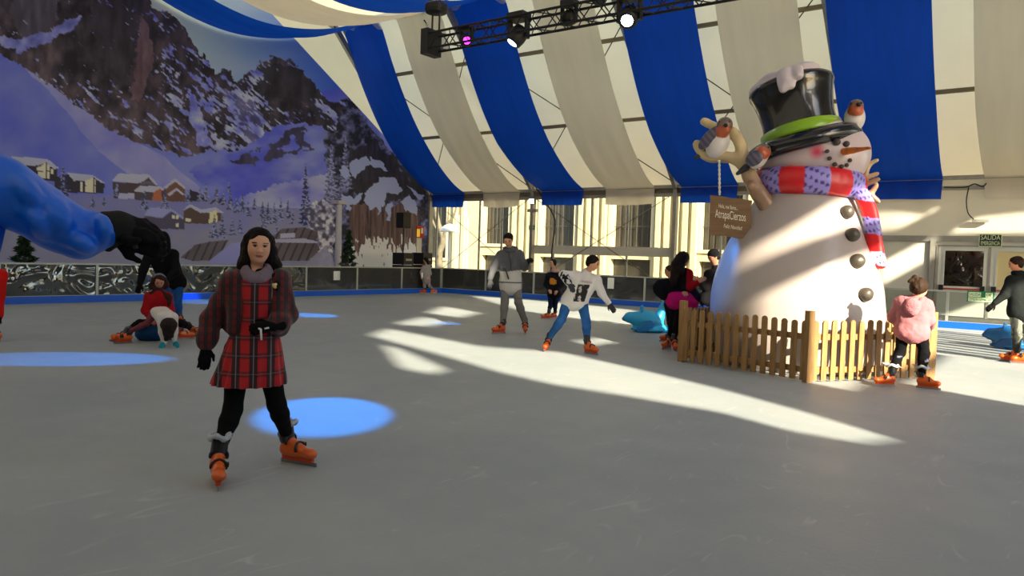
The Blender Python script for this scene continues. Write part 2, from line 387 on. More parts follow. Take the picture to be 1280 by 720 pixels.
# far wall: clear sheets on the left, white panels on the right
XP = -6.0
struct(obj('window_1', [(XG, YW, .75), (XP, YW, .75), (XP, YW, EZ-.34), (XG, YW, EZ-.34)], [(0, 1, 2, 3)], m_pvc))
t = MB(); t.box((XG, YW-.01, EZ-.36), (XP, YW+.03, EZ)); struct(t.build('wall_far', mat('eave_lining', (128, 118, 98), .7, noise=.3, nscale=3)))
t = MB(); t.box((XG, YW-.02, 0), (XP, YW+.02, .75)); struct(t.build('baseboard_far', m_dark))
for x in [-23.35, -20.85, -19.62, -16.95, -15.2, -13.6, -9.9, -8.2]:
    t = MB(); t.box((x-.035, YW-.06, .0), (x+.035, YW-.005, EZ-.34)); struct(t.build('trim_8', m_rail))
t = MB(); t.box((-17.95, YW-.08, 1.55), (-11.7, YW-.01, 1.9)); struct(t.build('trim_9', m_panel))
# right part: panels below a beam, slack fabric above, double emergency door
DX0, DXM, DX1 = -3.12, -1.78, -.44
t = MB(); t.box((XP, YW-.03, 0), (DX0, YW+.03, 2.25)); t.box((DX1, YW-.03, 0), (XE, YW+.03, 2.25)); t.box((DX0, YW-.03, 2.12), (DX1, YW+.03, 2.25)); struct(t.build('wall_far', m_panel))
t = MB(); t.box((XP, YW-.09, 2.25), (XE, YW+.03, 2.42)); struct(t.build('trim_10', m_alu))
n = 60; V = []
for i in range(n*2+1):
    x = XP+(XE-XP)*i/(2*n)
    for j in range(15):
        z = 2.42+(EZ-2.42)*j/14; b = math.sin(math.pi*j/14)
        V.append((x, YW-.03-.07*b*(.5+.5*math.sin(x*2.1+z*1.3)+.5*float(vnoise(np.array([x*.9, z*.8, 4.])))), z))
struct(obj('wall_far', V, grid_faces(2*n+1, 15), m_wallfab, smooth=True))
for x in (-3.25, -5.68, .38): t = MB(); t.box((x-.07, YW-.12, 0), (x+.07, YW-.03, 2.3)); struct(t.build('trim_11', m_alu))
m_door = mat('white_door_leaf', (216, 218, 210), .45, noise=.04, nscale=2)
m_dglass = film('door_glass', (150, 140, 120), .12, .05, .2, 2)
m_frost = mat('yellowed_paper', (214, 200, 150), .7)
m_red = mat('red_plastic', (188, 34, 24), .45); m_green = mat('green_sign', (20, 110, 62), .5); m_dgreen = mat('dark_green_sign', (18, 48, 26), .5)
m_ivory = mat('pale_lettering', (226, 236, 196), .5)
for k, (a, b) in enumerate([(DX0, DXM), (DXM, DX1)]):
    t = MB(); wz0, wz1 = .92, 1.98; wx0, wx1 = a+.2, b-.14
    t.box((a+.03, YW-.05, .03), (b-.03, YW+.02, wz0)); t.box((a+.03, YW-.05, wz1), (b-.03, YW+.02, 2.1))
    t.box((a+.03, YW-.05, wz0), (wx0, YW+.02, wz1)); t.box((wx1, YW-.05, wz0), (b-.03, YW+.02, wz1))
    d = struct(t.build('door_%d' % (k+1), m_door, loc=(a, YW, 0)))
    t = MB()
    for (p, q) in [((wx0-.05, wz0-.05), (wx1+.05, wz0)), ((wx0-.05, wz1), (wx1+.05, wz1+.05)), ((wx0-.05, wz0), (wx0, wz1)), ((wx1, wz0), (wx1+.05, wz1))]: t.box((p[0], YW-.075, p[1]), (q[0], YW-.05, q[1]))
    t.build('window_frame', m_door, d)
    MB().box((wx0, YW-.03, wz0), (wx1, YW-.02, wz1)).build('pane', m_dglass if k == 0 else m_frost, d)
    p = MB().tube([(a+.12, YW-.13, .84), (b-.1, YW-.13, .84)], .02).build('push_bar', m_red, d)
    t = MB(); t.box((a+.08, YW-.16, .77), (a+.2, YW-.05, .95)); t.box((b-.2, YW-.16, .77), (b-.08, YW-.05, .95)); t.build('push_bar_housing', m_black, d)
t = MB()
for x in (DX0, DXM, DX1): t.box((x-.035, YW-.07, 0), (x+.035, YW+.01, 2.14))
t.box((DX0, YW-.07, 2.1), (DX1, YW+.01, 2.15)); struct(t.build('trim_12', m_alu))
# shuttered gate seen through the door pane
t = MB()
for i in range(18): t.box((-6+i*.45, 29.0, 0), (-6+i*.45+.34, 29.06, 2.6))
t.box((-6, 29.06, 0), (2.1, 29.1, 2.8)); tag(t.build('slatted_gate', mat('brown_gate', (74, 60, 44), .7, noise=.2)), 'dark brown slatted gate outside, seen through the glass of the left door leaf', 'gate')
# signs over and before the door
sx, sy, sz = onY(1238, 300.5, YW-.13); s0 = thing('exit_sign', 'dark green sign reading SALIDA EMERGENCIA above the double door', 'sign', (sx, sy, sz-.16))
sc = 1/41.5
MB().box((sx-.29, sy, sz-.19), (sx+.29, sy+.03, sz+.19)).build('frame', m_ivory, s0)
MB().box((sx-.265, sy-.012, sz-.165), (sx+.265, sy, sz+.165)).build('plate', m_dgreen, s0)
text_mesh('SALIDA', .2, (sx, sy-.016, sz+.08), (1, 0, 0), (0, 0, 1), m_ivory, s0, width=.48)
text_mesh('EMERGENCIA', .16, (sx, sy-.016, sz-.085), (1, 0, 0), (0, 0, 1), m_ivory, s0, width=.47)
# ---- rink barriers
def barrier(name, p0, p1, n, glassfn, label, s0=0):
    p0 = np.array(p0, float); p1 = np.array(p1, float); d = U(p1-p0); nrm = np.array([-d[1], d[0], 0.]); L = np.linalg.norm(p1-p0)
    b = thing(name, label, 'barrier', p0, 'rink barriers')
    MB().obox((p0+p1)/2+np.array([0, 0, .08]), [d, nrm, (0, 0, 1)], (L/2, .035, .08)).build('kick_board', m_kick, b)
    MB().obox((p0+p1)/2+np.array([0, 0, .165]), [d, nrm, (0, 0, 1)], (L/2, .028, .006)).build('kick_board_cap', m_rail, b)
    MB().obox((p0+p1)/2+np.array([0, 0, .885]), [d, nrm, (0, 0, 1)], (L/2, .03, .018)).build('top_rail', m_rail, b)
    for i in range(n+1):
        q = p0+d*L*i/n; MB().obox(q+np.array([0, 0, .52]), [d, nrm, (0, 0, 1)], (.028, .032, .36)).build('post', m_rail, b)
    for i in range(n):
        q = p0+d*L*(i+.5)/n; MB().obox(q+np.array([0, 0, .52]), [d, nrm, (0, 0, 1)], (L/n/2-.03, .004, .345)).build('panel', glassfn(q), b)
    return b
barrier('rink_barrier', (BX, 20.76, 0), (BX, -1.46, 0), 11, lambda q: m_glass if q[1] < 15 else m_glass2, 'long rink barrier with wavy clear panels and blue kick board before the mountain mural')
barrier('rink_barrier', (BX+.04, 20.8, 0), (BX+.06+2.02*7, 20.8, 0), 7, lambda q: m_glass2, 'grey rink barrier with clear panels and blue kick board below the sunlit windows')
barrier('rink_barrier', (BX+.1+2.02*7, 20.8, 0), (BX+.1+2.02*12-.9, 20.8, 0), 5, lambda q: m_glass3, 'nearly clear rink barrier with blue kick board in front of the emergency door')
m_paper = mat('white_paper', (225, 226, 222), .6)
t = MB(); p = onX(421.5, 344.5, BX+.04); t.box((BX+.036, p[1]-.15, p[2]-.14), (BX+.046, p[1]+.11, p[2]+.14)); o = t.build('paper_notice', m_paper); tag(o, 'white paper notice stuck on the barrier before the mural', 'notice', 'paper notices on the barriers')
t = MB(); p = onY(763.5, 354, BY-.04); t.box((p[0]-.11, BY-.046, p[2]-.17), (p[0]+.11, BY-.036, p[2]+.17)); o = t.build('paper_notice', m_paper); tag(o, 'white paper notice on the far barrier right of the boy in the white shirt', 'notice', 'paper notices on the barriers')
g = onY(1225.5, 371, BY-.06); s1 = thing('exit_sign', 'green and pale sign reading SALIDA DE EMERGENCIA fixed to the barrier top', 'sign', (g[0], g[1], g[2]-.13))
MB().box((g[0]-.27, g[1], g[2]-.13), (g[0]+.27, g[1]+.02, g[2]+.13)).build('plate', m_green, s1)
MB().box((g[0]-.24, g[1]-.006, g[2]-.005), (g[0]+.01, g[1], g[2]+.1)).build('strip', m_ivory, s1)
MB().box((g[0]+.1, g[1]-.006, g[2]-.005), (g[0]+.24, g[1], g[2]+.1)).build('strip', m_ivory, s1)
MB().box((g[0]-.24, g[1]-.006, g[2]-.115), (g[0]+.24, g[1], g[2]-.02)).build('strip', m_ivory, s1)
text_mesh('SALIDA', .1, (g[0]-.115, g[1]-.01, g[2]+.047), (1, 0, 0), (0, 0, 1), m_green, s1, width=.23)
text_mesh('DE', .1, (g[0]+.17, g[1]-.01, g[2]+.047), (1, 0, 0), (0, 0, 1), m_green, s1, width=.1)
text_mesh('EMERGENCIA', .09, (g[0], g[1]-.01, g[2]-.067), (1, 0, 0), (0, 0, 1), m_green, s1, width=.44)
# ---- drapes
PF = [(26.05, 4.1), (25.2, 4.45), (24.3, 5.05), (23.4, 5.85), (22.6, 6.75), (21.9, 7.75), (21.3, 8.75), (20.8, 9.75), (20.5, 10.2)]
PS = [(20.4, 10.22), (19.5, 9.82), (18.2, 9.28), (16.7, 8.92), (15.3, 8.8), (13.9, 8.95), (12.6, 9.3), (11.3, 9.8), (10.3, 10.3)]
PT = [(10.3, 10.3), (9, 9.8), (7.3, 9.2), (5.3, 8.85), (3.4, 9.1), (1.8, 9.6), (.4, 10.2)]
def drape(x0, x1, m, label, seed, ragged=0, fl=(-.12, .05)):
    path = [np.array([YW-.2, EZ-.68]), np.array([YW-.19, EZ-.5]), np.array([YW-.18, EZ-.3]), np.array([YW-.17, EZ-.12])]
    for Q, nn in ((PF, 26), (PS, 30), (PT, 26)):
        path += list(spline(Q, nn))
    nx = 21; V = []; xs = np.linspace(x0, x1, nx); rs = np.random.RandomState(seed); ph = rs.rand(4)*6
    for i, (y, z) in enumerate(path):
        for j, x in enumerate(xs):
            u = j/(nx-1)
            if i < 4:
                k = (3-i)/3.; w = .03*math.sin(x*8+ph[0]+i*.5)*(.3+k)-.03; xx = x0+(x1-x0)*(u+(.02*k*(.5-u))); V.append((xx, y+w-.02, z-(.05*k*math.sin(u*math.pi))*ragged+.012*math.sin(x*2+ph[1])*k))
            else:
                s = min(1, (i-4)/6.); w = .03*s*math.sin(x*5+ph[2]+i*.11)+.018*s*math.sin(x*11+ph[3]-i*.2); b = -.10*s*math.sin(u*math.pi)
                g_ = min(1, (i-4)/9.); V.append((x+g_*(fl[0]*(1-u)+fl[1]*u), y, z+w+b))
    o = obj('fabric_drape', V, grid_faces(len(path), nx), m, smooth=True); tag(o, label, 'drape', 'long drapes under the tent roof'); return o
drape(-23.5, -21.62, m_blue, 'blue drape beside the mountain mural, leftmost of the blue drapes', 1)
drape(-20.55, -18.6, m_white, 'white drape furthest left, between the two leftmost blue drapes', 2, 1)
drape(-17.5, -15.5, m_blue, 'blue drape ending above the green running-man exit sign and the lamp pole', 3, fl=(-.5, -.15))
drape(-14.5, -12.45, m_white, 'white drape coming down behind the lighting truss, above the boy in the white shirt', 4, 1)
drape(-11.4, -9.3, m_blue, 'blue drape coming down behind the bird perched on the snowman branch', 5, fl=(-.15, .15))
drape(-8.4, -6.3, m_white, 'white drape hanging directly behind the snowman top hat', 6, 1)
drape(-5.4, -3.07, m_blue, 'broad blue drape right of the snowman, behind its carrot nose', 7)
drape(-2.0, .4, m_white, 'white drape at the right edge, above the emergency door', 8, 1)
drape(1.3, 3.4, m_blue, 'blue drape beyond the right edge of the view', 9)
m_wire = mat('black_wire', (40, 40, 38), .6)
wire = MB().tube(spline([onY(1180, 234, YW-.25), onY(1206, 234, YW-.25), onY(1218, 230, YW-.25), onY(1228, 233, YW-.25), onY(1233, 229, YW-.25)], 24), .018, 6); wire.tube(spline([onY(1211, 234, YW-.25), onY(1208, 250, YW-.2), onY(1210, 266, YW-.2), onY(1217, 274, YW-.2)], 16), .015, 6)
tag(wire.build('wire', m_wire, smooth=True), 'thin black wire looping down the white wall above the emergency door', 'wire')
p = onY(1225, 276, YW-.2); o = MB().box((p[0]-.2, YW-.22, p[2]-.04), (p[0]+.22, YW-.1, p[2]+.04)).build('lamp_batten', m_alu); tag(o, 'short grey lamp batten on the white wall above the emergency door', 'lamp')
# ---- unseen right gable as sun mask: openings back-projected from the wanted light patches
SUN = U((-1, .55, -.5))
def back(P): P = np.asarray(P, float); t = (XE-P[..., 0:1])/(-SUN[0]); return (P-t*SUN)[..., 1:3]
holes = []
def hole_w(pts): holes.append(back(np.array(pts, float)))
def hole_g(px): holes.append(back(np.array([gnd(*p) for p in px])))
hole_g([(462, 419), (486, 411), (600, 433), (700, 440), (800, 462), (900, 486), (1000, 513), (1120, 549), (1080, 554), (985, 538), (900, 515), (780, 494), (690, 480), (620, 464), (560, 446)])
hole_g([(478, 431), (500, 436), (560, 462), (540, 467), (500, 460)])
hole_g([(492, 405), (530, 396), (563, 402), (535, 408)])
hole_g([(533, 391), (556, 383), (600, 391), (575, 397)])
hole_g([(590, 370), (650, 374), (740, 382), (795, 388), (800, 408), (765, 404), (706, 396), (650, 388)])
holes.append(np.array([(4.6, 3.95), (9.4, 3.95), (9.4, 5.5), (8.5, 5.75), (4.6, 5.55)]))     # lights fence and belly
holes.append(np.array([(3.8, 6.02), (5.4, 6.02), (6.9, 6.02), (6.9, 6.5), (6.0, 6.5), (5.0, 6.3), (3.8, 6.25)]))    # chest
holes.append(np.array([(5.9, 2.5), (22.5, 2.5), (22.5, 4.5), (9.8, 4.5), (9.8, 3.75), (5.9, 3.75)]))
holes.append(np.array([(5.9, .9), (24, .9), (24, 2.3), (5.9, 2.3)]))
holes.append(back(np.array([onY(*p, YW) for p in [(1098, 358), (1098, 330), (1163, 296), (1166, 322)]])))
holes.append(back(np.array([onY(*p, YW) for p in [(1075, 290), (1075, 268), (1150, 272), (1168, 258), (1168, 264), (1120, 288)]])))
holes.append(back(np.array([onY(*p, YW) for p in [(1185, 292), (1215, 274), (1290, 268), (1290, 292)]])))
cu = bpy.data.curves.new('g', 'CURVE'); cu.dimensions = '2D'; cu.fill_mode = 'BOTH'; cu.extrude = .02
def spl(pts):
    s = cu.splines.new('POLY'); s.points.add(len(pts)-1)
    for i, p in enumerate(pts): s.points[i].co = (p[0], p[1], 0, 1)
    s.use_cyclic_u = True
spl([(YW, 0), (YW, EZ), (KY, KZ), (RY, RZ), (2*RY-KY, KZ), (YN, EZ), (YN, 0)])
for h in holes: spl(h)
g = bpy.data.objects.new('g', cu); COL.objects.link(g); me = bpy.data.meshes.new_from_object(g.evaluated_get(bpy.context.evaluated_depsgraph_get())); bpy.data.objects.remove(g)
V = np.array([v.co[:] for v in me.vertices]); F = [list(p.vertices) for p in me.polygons]
struct(obj('wall_right_sun_mask', np.stack([XE+V[:, 2], V[:, 0], V[:, 1]], 1), F, m_walld))
t = MB()  # unseen bars added in the opening to cast broad shadow stripes on the ice
for k in range(11): t.box((XE-.02, 10.3+k*.47, 2.5), (XE+.02, 10.3+k*.47+(.2 if k % 3 else .3), 4.5))
struct(t.build('added_stripe_bars', m_walld))
# unseen rails added across the lower openings to stripe the sunlight on the ice
t = MB()
for z in (1.15, 1.42, 1.62, 1.9, 2.08, 2.75, 3.02): t.box((XE-.02, 5.9, z), (XE+.02, 24, z+(.05 if int(z*100) % 2 else .09)))
struct(t.build('added_stripe_rails', m_alu))
# ---- street side: sunlit stone front with deep windows
m_stone = mat('cream_stone', (204, 194, 156), .8, noise=.08, nscale=1.2, bump=.2, bscale=6)
m_wdark = mat('dark_window_glass', (62, 58, 48), .25, noise=.3, nscale=1.5)
m_cream = mat('cream_paint', (214, 204, 172), .6); m_bar = mat('iron_bars', (70, 66, 58), .5)
FY = 34.
wins = [(-32.2, -29.6, 1.2, 4.6), (-26.9, -25.05, 2.1, 4.6), (-22.9, -20.8, 2.0, 5.0), (-18.6, -16.4, 2.0, 5.0), (-13.9, -11.9, 2.0, 5.0), (-9.6, -7.6, 2.0, 5.0), (-5.4, -3.4, 2.0, 5.0), (-1.2, .8, 2.0, 5.0)]
low = [(a, b, .35, 1.45) for a, b, _, _ in wins[1:]]
bd = thing('building', 'cream stone building across the street with tall barred windows', 'building', (-15, FY, 0))
t = MB(); xs = [-40]
for a, b, z0, z1 in wins:
    t.box((xs[-1], FY, -.1), (a, FY+.6, 9)); xs.append(b)
    t.box((a, FY, z1), (b, FY+.6, 9)); t.box((a, FY, -.1), (b, FY+.6, .35))
    if z0 > 1.5: t.box((a, FY, 1.45), (b, FY+.6, z0))
    else: t.box((a, FY, .35), (b, FY+.6, z0))
t.box((xs[-1], FY, -.1), (12, FY+.6, 9)); t.build('wall', m_stone, bd)
for a, b, z0, z1 in wins:
    w = MB().box((a, FY+.45, z0), (b, FY+.55, z1)).build('window', m_wdark, bd)
    t = MB(); t.box((a-.12, FY-.1, z0-.16), (b+.12, FY+.02, z0)); t.box((a-.16, FY-.06, z0), (a, FY+.02, z1)); t.box((b, FY-.06, z0), (b+.16, FY+.02, z1)); t.build('window_surround', m_cream, bd)
    t = MB()
    for k in range(1, 7):
        x = a+(b-a)*k/7; t.tube([(x, FY+.3, z0), (x, FY+.3, z1)], .018, 6)
    t.tube([(a, FY+.3, (z0+z1)/2-.4), (b, FY+.3, (z0+z1)/2-.4)], .02, 6); t.build('bars', m_bar, w)
for a, b, z0, z1 in low: MB().box((a, FY+.35, z0), (b, FY+.45, z1)).build('cellar_window', m_wdark, bd)
for x0, n, st, w in [(-28.95, 2, .62, .22), (-24.7, 3, .5, .22), (-20.45, 4, .46, .2), (-16.1, 5, .46, .24), (-11.6, 4, .5, .22), (-7.3, 4, .5, .22)]:
    for k in range(n):
        t = MB(); x = x0+k*st; t.box((x, FY-.22, .3), (x+w, FY+.02, 8.6)); t.box((x-.04, FY-.27, -.1), (x+w+.04, FY+.02, .32)); t.build('pilaster', m_stone, bd)
t = MB(); t.box((-29.0, FY-.12, 0), (-27.9, FY-.02, 3.7)); t.build('door_leaf', m_cream, bd)
t = MB(); t.box((-40, FY-.3, 8.6), (12, FY+.2, 9.2)); t.build('cornice', m_stone, bd)
# tree and dome street lamp outside
m_bark = mat('grey_bark', (120, 112, 92), .85, noise=.3, nscale=6, bump=.6, bscale=12)
tx = onY(548, 300, 31)[0]; tr = thing('plane_tree', 'bare pale tree outside the corner of the clear wall', 'tree', (tx, 31, -.06))
MB().tube(spline([(tx+.25, 31, -.06), (tx+.1, 31, 1.4), (tx+.3, 31.05, 2.2), (tx-.15, 31, 3.4), (tx-.5, 31.1, 4.9)], 14), np.linspace(.2, .1, 14), 10).build('trunk', m_bark, tr, smooth=True)
for q in [[(tx+.2, 31, 2.0), (tx+.6, 31, 3.0), (tx+.7, 31, 4.4)], [(tx, 31, 2.6), (tx-.7, 31, 3.6), (tx-1., 31.1, 4.6)], [(tx+.5, 31, 2.9), (tx+1.1, 31, 3.6), (tx+1.3, 31, 4.4)]]:
    MB().tube(spline(q, 8), np.linspace(.09, .03, 8), 7).build('branch', m_bark, tr, smooth=True)
lx = onY(562, 290, 29)[0]; lz = onY(562, 290, 29)[2]; lp = thing('street_lamp', 'white dome street lamp outside the clear wall, beside the pale tree', 'street lamp', (lx, 29, -.06))
MB().tube([(lx, 29, -.06), (lx, 29, lz)], .07, 10).build('post', m_panel, lp)
MB().lathe((lx, 29, lz), [(.5, 0), (.49, .06), (.42, .2), (.28, .32), (.08, .4), (.01, .41)], 24).build('lamp_shade', mat('white_enamel', (240, 238, 230), .4), lp, smooth=True)
# ================================================================== printed mountain mural on the gable
def inpoly(x, y, poly):
    r = np.zeros(x.shape, bool); n = len(poly)
    for i in range(n):
        x0, y0 = poly[i]; x1, y1 = poly[(i+1) % n]
        if y0 == y1: continue
        c = ((y0 > y) != (y1 > y)) & (x < (x1-x0)*(y-y0)/(y1-y0)+x0); r ^= c
    return r
def paint_mural(x, y):
    """colour of the print; x, y = coordinates on the picture"""
    n2 = lambda sx, sy, o=4, k=0.: fbm(np.stack([x*sx, y*sy, np.full_like(x, k)], -1), o)
    C = np.zeros(x.shape+(3,))
    def put(mask, c, a=1.):
        c = np.asarray(c, float)
        C[mask] = C[mask]*(1-a)+(c[mask] if c.ndim > 1 else c)*a
    def mixc(a, b, t): t = np.clip(t, 0, 1)[..., None]; return np.array(a)*(1-t)+np.array(b)*t
    # sky with thin pinkish cloud
    sky = mixc((176, 192, 226), (48, 82, 156), (x-190)/230.)
    cl = np.clip(n2(.012, .035, 4)*1.6+.25, 0, 1)*np.clip(1-(x-200)/260., 0, 1)
    sky = sky*(1-cl[..., None]*.5)+np.array((160, 158, 190))*cl[..., None]*.5
    put(np.ones(x.shape, bool), sky)
    # violet snow fields
    sn = mixc((66, 74, 158), (104, 112, 194), n2(.02, .02, 4, 3)*.6+.35+np.clip((y-80)/400., 0, .4))
    jx = x+n2(.16, .16, 3, 1)*5; jy = y+n2(.16, .16, 3, 2)*5
    put(inpoly(x, y, [(-90, 60), (190, 60), (300, 130), (430, 110), (540, 240), (560, 400), (-90, 400)]), sn)
    put(inpoly(x+n2(.03, .03, 3, 71)*5, y+n2(.03, .03, 3, 72)*4, [(30, 84), (62, 100), (112, 134), (160, 168), (215, 206), (264, 248), (170, 226), (120, 184), (80, 134)]), mixc((110, 110, 178), (140, 136, 190), .5+n2(.05, .05, 3, 9)*.8), .75)
    # rocks
    R1 = [(-90, -160), (170, -160), (186, -10), (190, 10), (205, 12), (216, 20), (232, 34), (240, 52), (252, 66), (262, 80), (272, 92), (280, 85), (288, 88), (296, 104), (304, 96), (318, 84), (330, 74), (342, 68), (352, 74), (366, 78), (378, 88), (392, 102), (402, 118), (416, 128), (430, 122), (446, 132), (470, 170), (500, 205), (530, 238), (470, 250), (440, 215), (412, 190), (398, 160), (372, 152), (340, 160), (318, 178), (285, 190), (262, 188), (235, 196), (205, 190), (172, 178), (142, 165), (112, 142), (86, 124), (62, 108), (42, 92), (20, 80), (0, 68), (-90, 20)]
    big = n2(.02, .012, 5, 5); fine = n2(.11, .07, 5, 6)
    rock = mixc((22, 20, 27), (88, 74, 76), .45+big*.55+fine*.6)
    rock = rock*(1-.25*np.clip(n2(.3, .04, 2, 8), 0, 1))[..., None]
    put(inpoly(jx, jy, R1), rock)
    # warm cliff face, smooth dark wall, shaded peak
    cf = inpoly(jx, jy, [(173, 18), (184, 26), (192, 60), (190, 84), (182, 104), (178, 128), (164, 124), (162, 96), (170, 60)]).astype(float)
    put(cf > 0, np.array((126, 94, 96))+n2(.3, .05, 3, 4)[..., None]*26, .5)
    put(inpoly(jx, jy, [(12, -60), (70, -60), (72, 20), (62, 38), (40, 48), (24, 44), (14, 20)]), np.array((70, 66, 74))+n2(.25, .04, 3, 4)[..., None]*18, .8)
    put(inpoly(jx, jy, [(110, -40), (180, -40), (172, 60), (165, 110), (140, 90), (118, 50)]), np.array((46, 42, 46))+n2(.2, .05, 3, 14)[..., None]*18, .75)
    put(inpoly(jx, jy, [(300, 104), (318, 88), (340, 80), (366, 84), (384, 98), (398, 118), (412, 130), (440, 150), (430, 165), (404, 150), (384, 128), (350, 124), (318, 122)]), np.array((36, 34, 38))+fine[..., None]*14, .9)
    # snow caught in the rocks (streaks run down to the right)
    u = x*.75+y*.65; v = -x*.65+y*.75
    st = fbm(np.stack([u*.05, v*.2, np.full_like(x, 2.)], -1), 5)+.85*fbm(np.stack([u*.18, v*.42, np.full_like(x, 7.)], -1), 4)
    dens = np.clip((x-190)/140., -.42, .26)*(x < 330)-(x >= 330)*.08+np.clip((y-80)/150., -.1, .22)
    inR = inpoly(jx, jy, R1)
    dpk = np.clip(1-np.hypot((x-362)/46., (y-112)/30.), 0, 1)
    st = st-dpk*1.3
    sm = inR & (st+dens*.8 > .52) & ~((cf > .3))
    scol = mixc((84, 88, 156), (156, 160, 214), .5+n2(.1, .1, 3, 12)*.8)
    put(sm, scol)
    put(inR & (st+dens*.8 > .42) & ~sm & (cf <= .3), scol, .35)
    put(inpoly(jx, jy, [(20, 50), (60, 40), (86, 24), (100, 20), (98, 30), (70, 48), (48, 60), (20, 66), (-10, 50), (-60, 40), (-60, 28)]), scol, .8)
    put(inpoly(jx, jy, [(233, 115), (244, 120), (256, 160), (270, 185), (248, 182), (238, 150)]), scol, .9)
    put(inpoly(jx, jy, [(264, 92), (278, 110), (300, 122), (318, 124), (330, 150), (320, 178), (300, 168), (285, 130)]), scol, .45)
    # hill of blue snow with rocky bands in the middle
    hill = mixc((66, 72, 166), (112, 118, 204), .5+n2(.03, .05, 4, 21)*.8)
    put(inpoly(jx, jy, [(236, 214), (300, 186), (345, 160), (372, 152), (404, 158), (430, 190), (450, 250), (300, 262), (262, 240)]), hill)
    rb = inpoly(jx, jy, [(288, 202), (310, 190), (345, 178), (362, 160), (384, 158), (380, 172), (392, 186), (352, 196), (318, 206), (296, 206)]) & (n2(.12, .14, 4, 31) > -.12)
    put(rb, np.array((48, 46, 66))+fine[..., None]*20)
    put(inpoly(jx, jy, [(300, 246), (340, 232), (380, 222), (440, 210), (460, 260), (420, 290), (300, 262)]), mixc((96, 98, 172), (140, 142, 200), .5+n2(.04, .08, 3, 41)))
    # village snow, warmer and greyer towards the front
    pl = mixc((98, 100, 146), (118, 116, 128), (y-235)/70.+n2(.03, .05, 3, 51)*.4)
    put(inpoly(x, y+n2(.03, .03, 3, 44)*5, [(-90, 252), (20, 244), (120, 246), (200, 243), (262, 246), (300, 258), (360, 262), (430, 262), (520, 250), (560, 500), (-90, 500)]), pl)
    # chalets: (wall polygon, roof polygon, windows)
    def P(poly, c, j=0., a=1.): put(inpoly(x+(jx-x)*j, y+(jy-y)*j, poly), c, a)
    brown = (62, 52, 54); dk = (42, 38, 46); sno = (150, 150, 192); lit = (232, 212, 146)
    P([(12, 198), (28, 206), (46, 206), (60, 200), (72, 208), (72, 226), (36, 226), (20, 215)], dk); P([(13, 195), (60, 199), (74, 210), (68, 212), (58, 204), (46, 207), (30, 207)], sno)
    P([(46, 210), (58, 203), (62, 208), (62, 223), (48, 222)], lit); P([(57, 203), (58.2, 203), (58.2, 223), (57, 223)], dk); P([(46, 213.5), (62, 213.5), (62, 214.5), (46, 214.5)], dk); P([(64, 211), (67, 211), (67, 217), (64, 217)], lit); P([(31, 204), (33, 204), (33, 213), (31, 213)], sno)
    P([(68, 222), (86, 218), (100, 226), (118, 220), (131, 230), (129, 242), (96, 241), (69, 240)], dk); P([(84, 216), (116, 219), (132, 229), (127, 229), (117, 222), (106, 226), (92, 226)], sno)
    P([(107, 226), (117, 222), (120, 226), (120, 241), (106, 240)], lit); P([(116, 222), (117.4, 222), (117.4, 241), (116, 241)], dk); P([(106, 231), (120, 232), (120, 233), (106, 232)], dk); P([(101, 227), (103.5, 227), (103.5, 240), (101, 240)], lit)
    P([(141, 228), (175, 229), (186, 221), (197, 232), (196, 250), (142, 248)], brown); P([(140, 226), (148, 217), (186, 218), (198, 231), (194, 232), (186, 222), (176, 229), (142, 227)], sno)
    P([(148, 241), (168, 242), (168, 249), (148, 248)], (150, 146, 160)); P([(178, 226), (190, 227), (194, 231), (174, 231)], (84, 76, 84))
    P([(168, 240), (190, 240), (206, 236), (212, 241), (212, 251), (169, 250)], (66, 58, 60)); P([(167, 238), (176, 232), (200, 233), (207, 237), (192, 240), (170, 240)], sno); P([(192, 240), (201, 235), (203, 251), (190, 251)], (150, 86, 58))
    P([(206, 234), (219, 225), (231, 234), (232, 252), (206, 251)], (96, 66, 52)); P([(204, 234), (219, 223), (233, 235), (230, 236), (219, 227), (207, 236)], sno); P([(211, 243), (221, 237), (229, 244), (230, 252), (212, 252)], (88, 62, 50)); P([(209, 243), (221, 235), (231, 243), (228, 244), (221, 238), (212, 245)], sno)
    P([(236, 236), (246, 240), (260, 246), (258, 252), (238, 251)], dk, .3)
    P([(181, 270), (203, 273), (214, 264), (231, 276), (230, 287), (182, 285)], (66, 62, 76)); P([(180, 269), (186, 260), (208, 259), (216, 262), (233, 274), (230, 275), (214, 264), (202, 272)], (126, 128, 164))
    for q in [(215, 269), (220, 269), (220, 279)]: P([q, (q[0]+3.5, q[1]), (q[0]+3.5, q[1]+4.5), (q[0], q[1]+4.5)], lit)
    P([(229, 264), (238, 258), (250, 265), (264, 266), (276, 262), (276, 276), (260, 280), (230, 279)], (76, 60, 54)); P([(228, 263), (238, 255), (252, 262), (270, 259), (280, 266), (264, 266), (250, 266), (238, 259)], sno)
    P([(262, 266), (271, 262), (272, 277), (261, 279)], (206, 188, 130)); P([(232, 273), (239, 273), (239, 277), (232, 277)], lit)
    P([(270, 246), (284, 250), (280, 256), (262, 254)], dk, .3)
    # conifers
    def fir(cx, yb, h, w, c=(58, 62, 82), snow=.5, k=0):
        t = (y-(yb-h))/h; ww = w*np.clip(t, 0, 1)*(.72+.28*np.cos(t*h*1.15+k)+.2*n2(.5, .5, 2, k))
        m = (t > 0) & (t < 1) & (np.abs(x-cx) < ww); put(m, np.array(c)+n2(.4, .4, 2, k+3)[..., None]*16)
        put(m & (n2(.55, .75, 2, k+5) > .28-snow*.5), np.array((140, 142, 172)), .75)
    rs = np.random.RandomState(5)
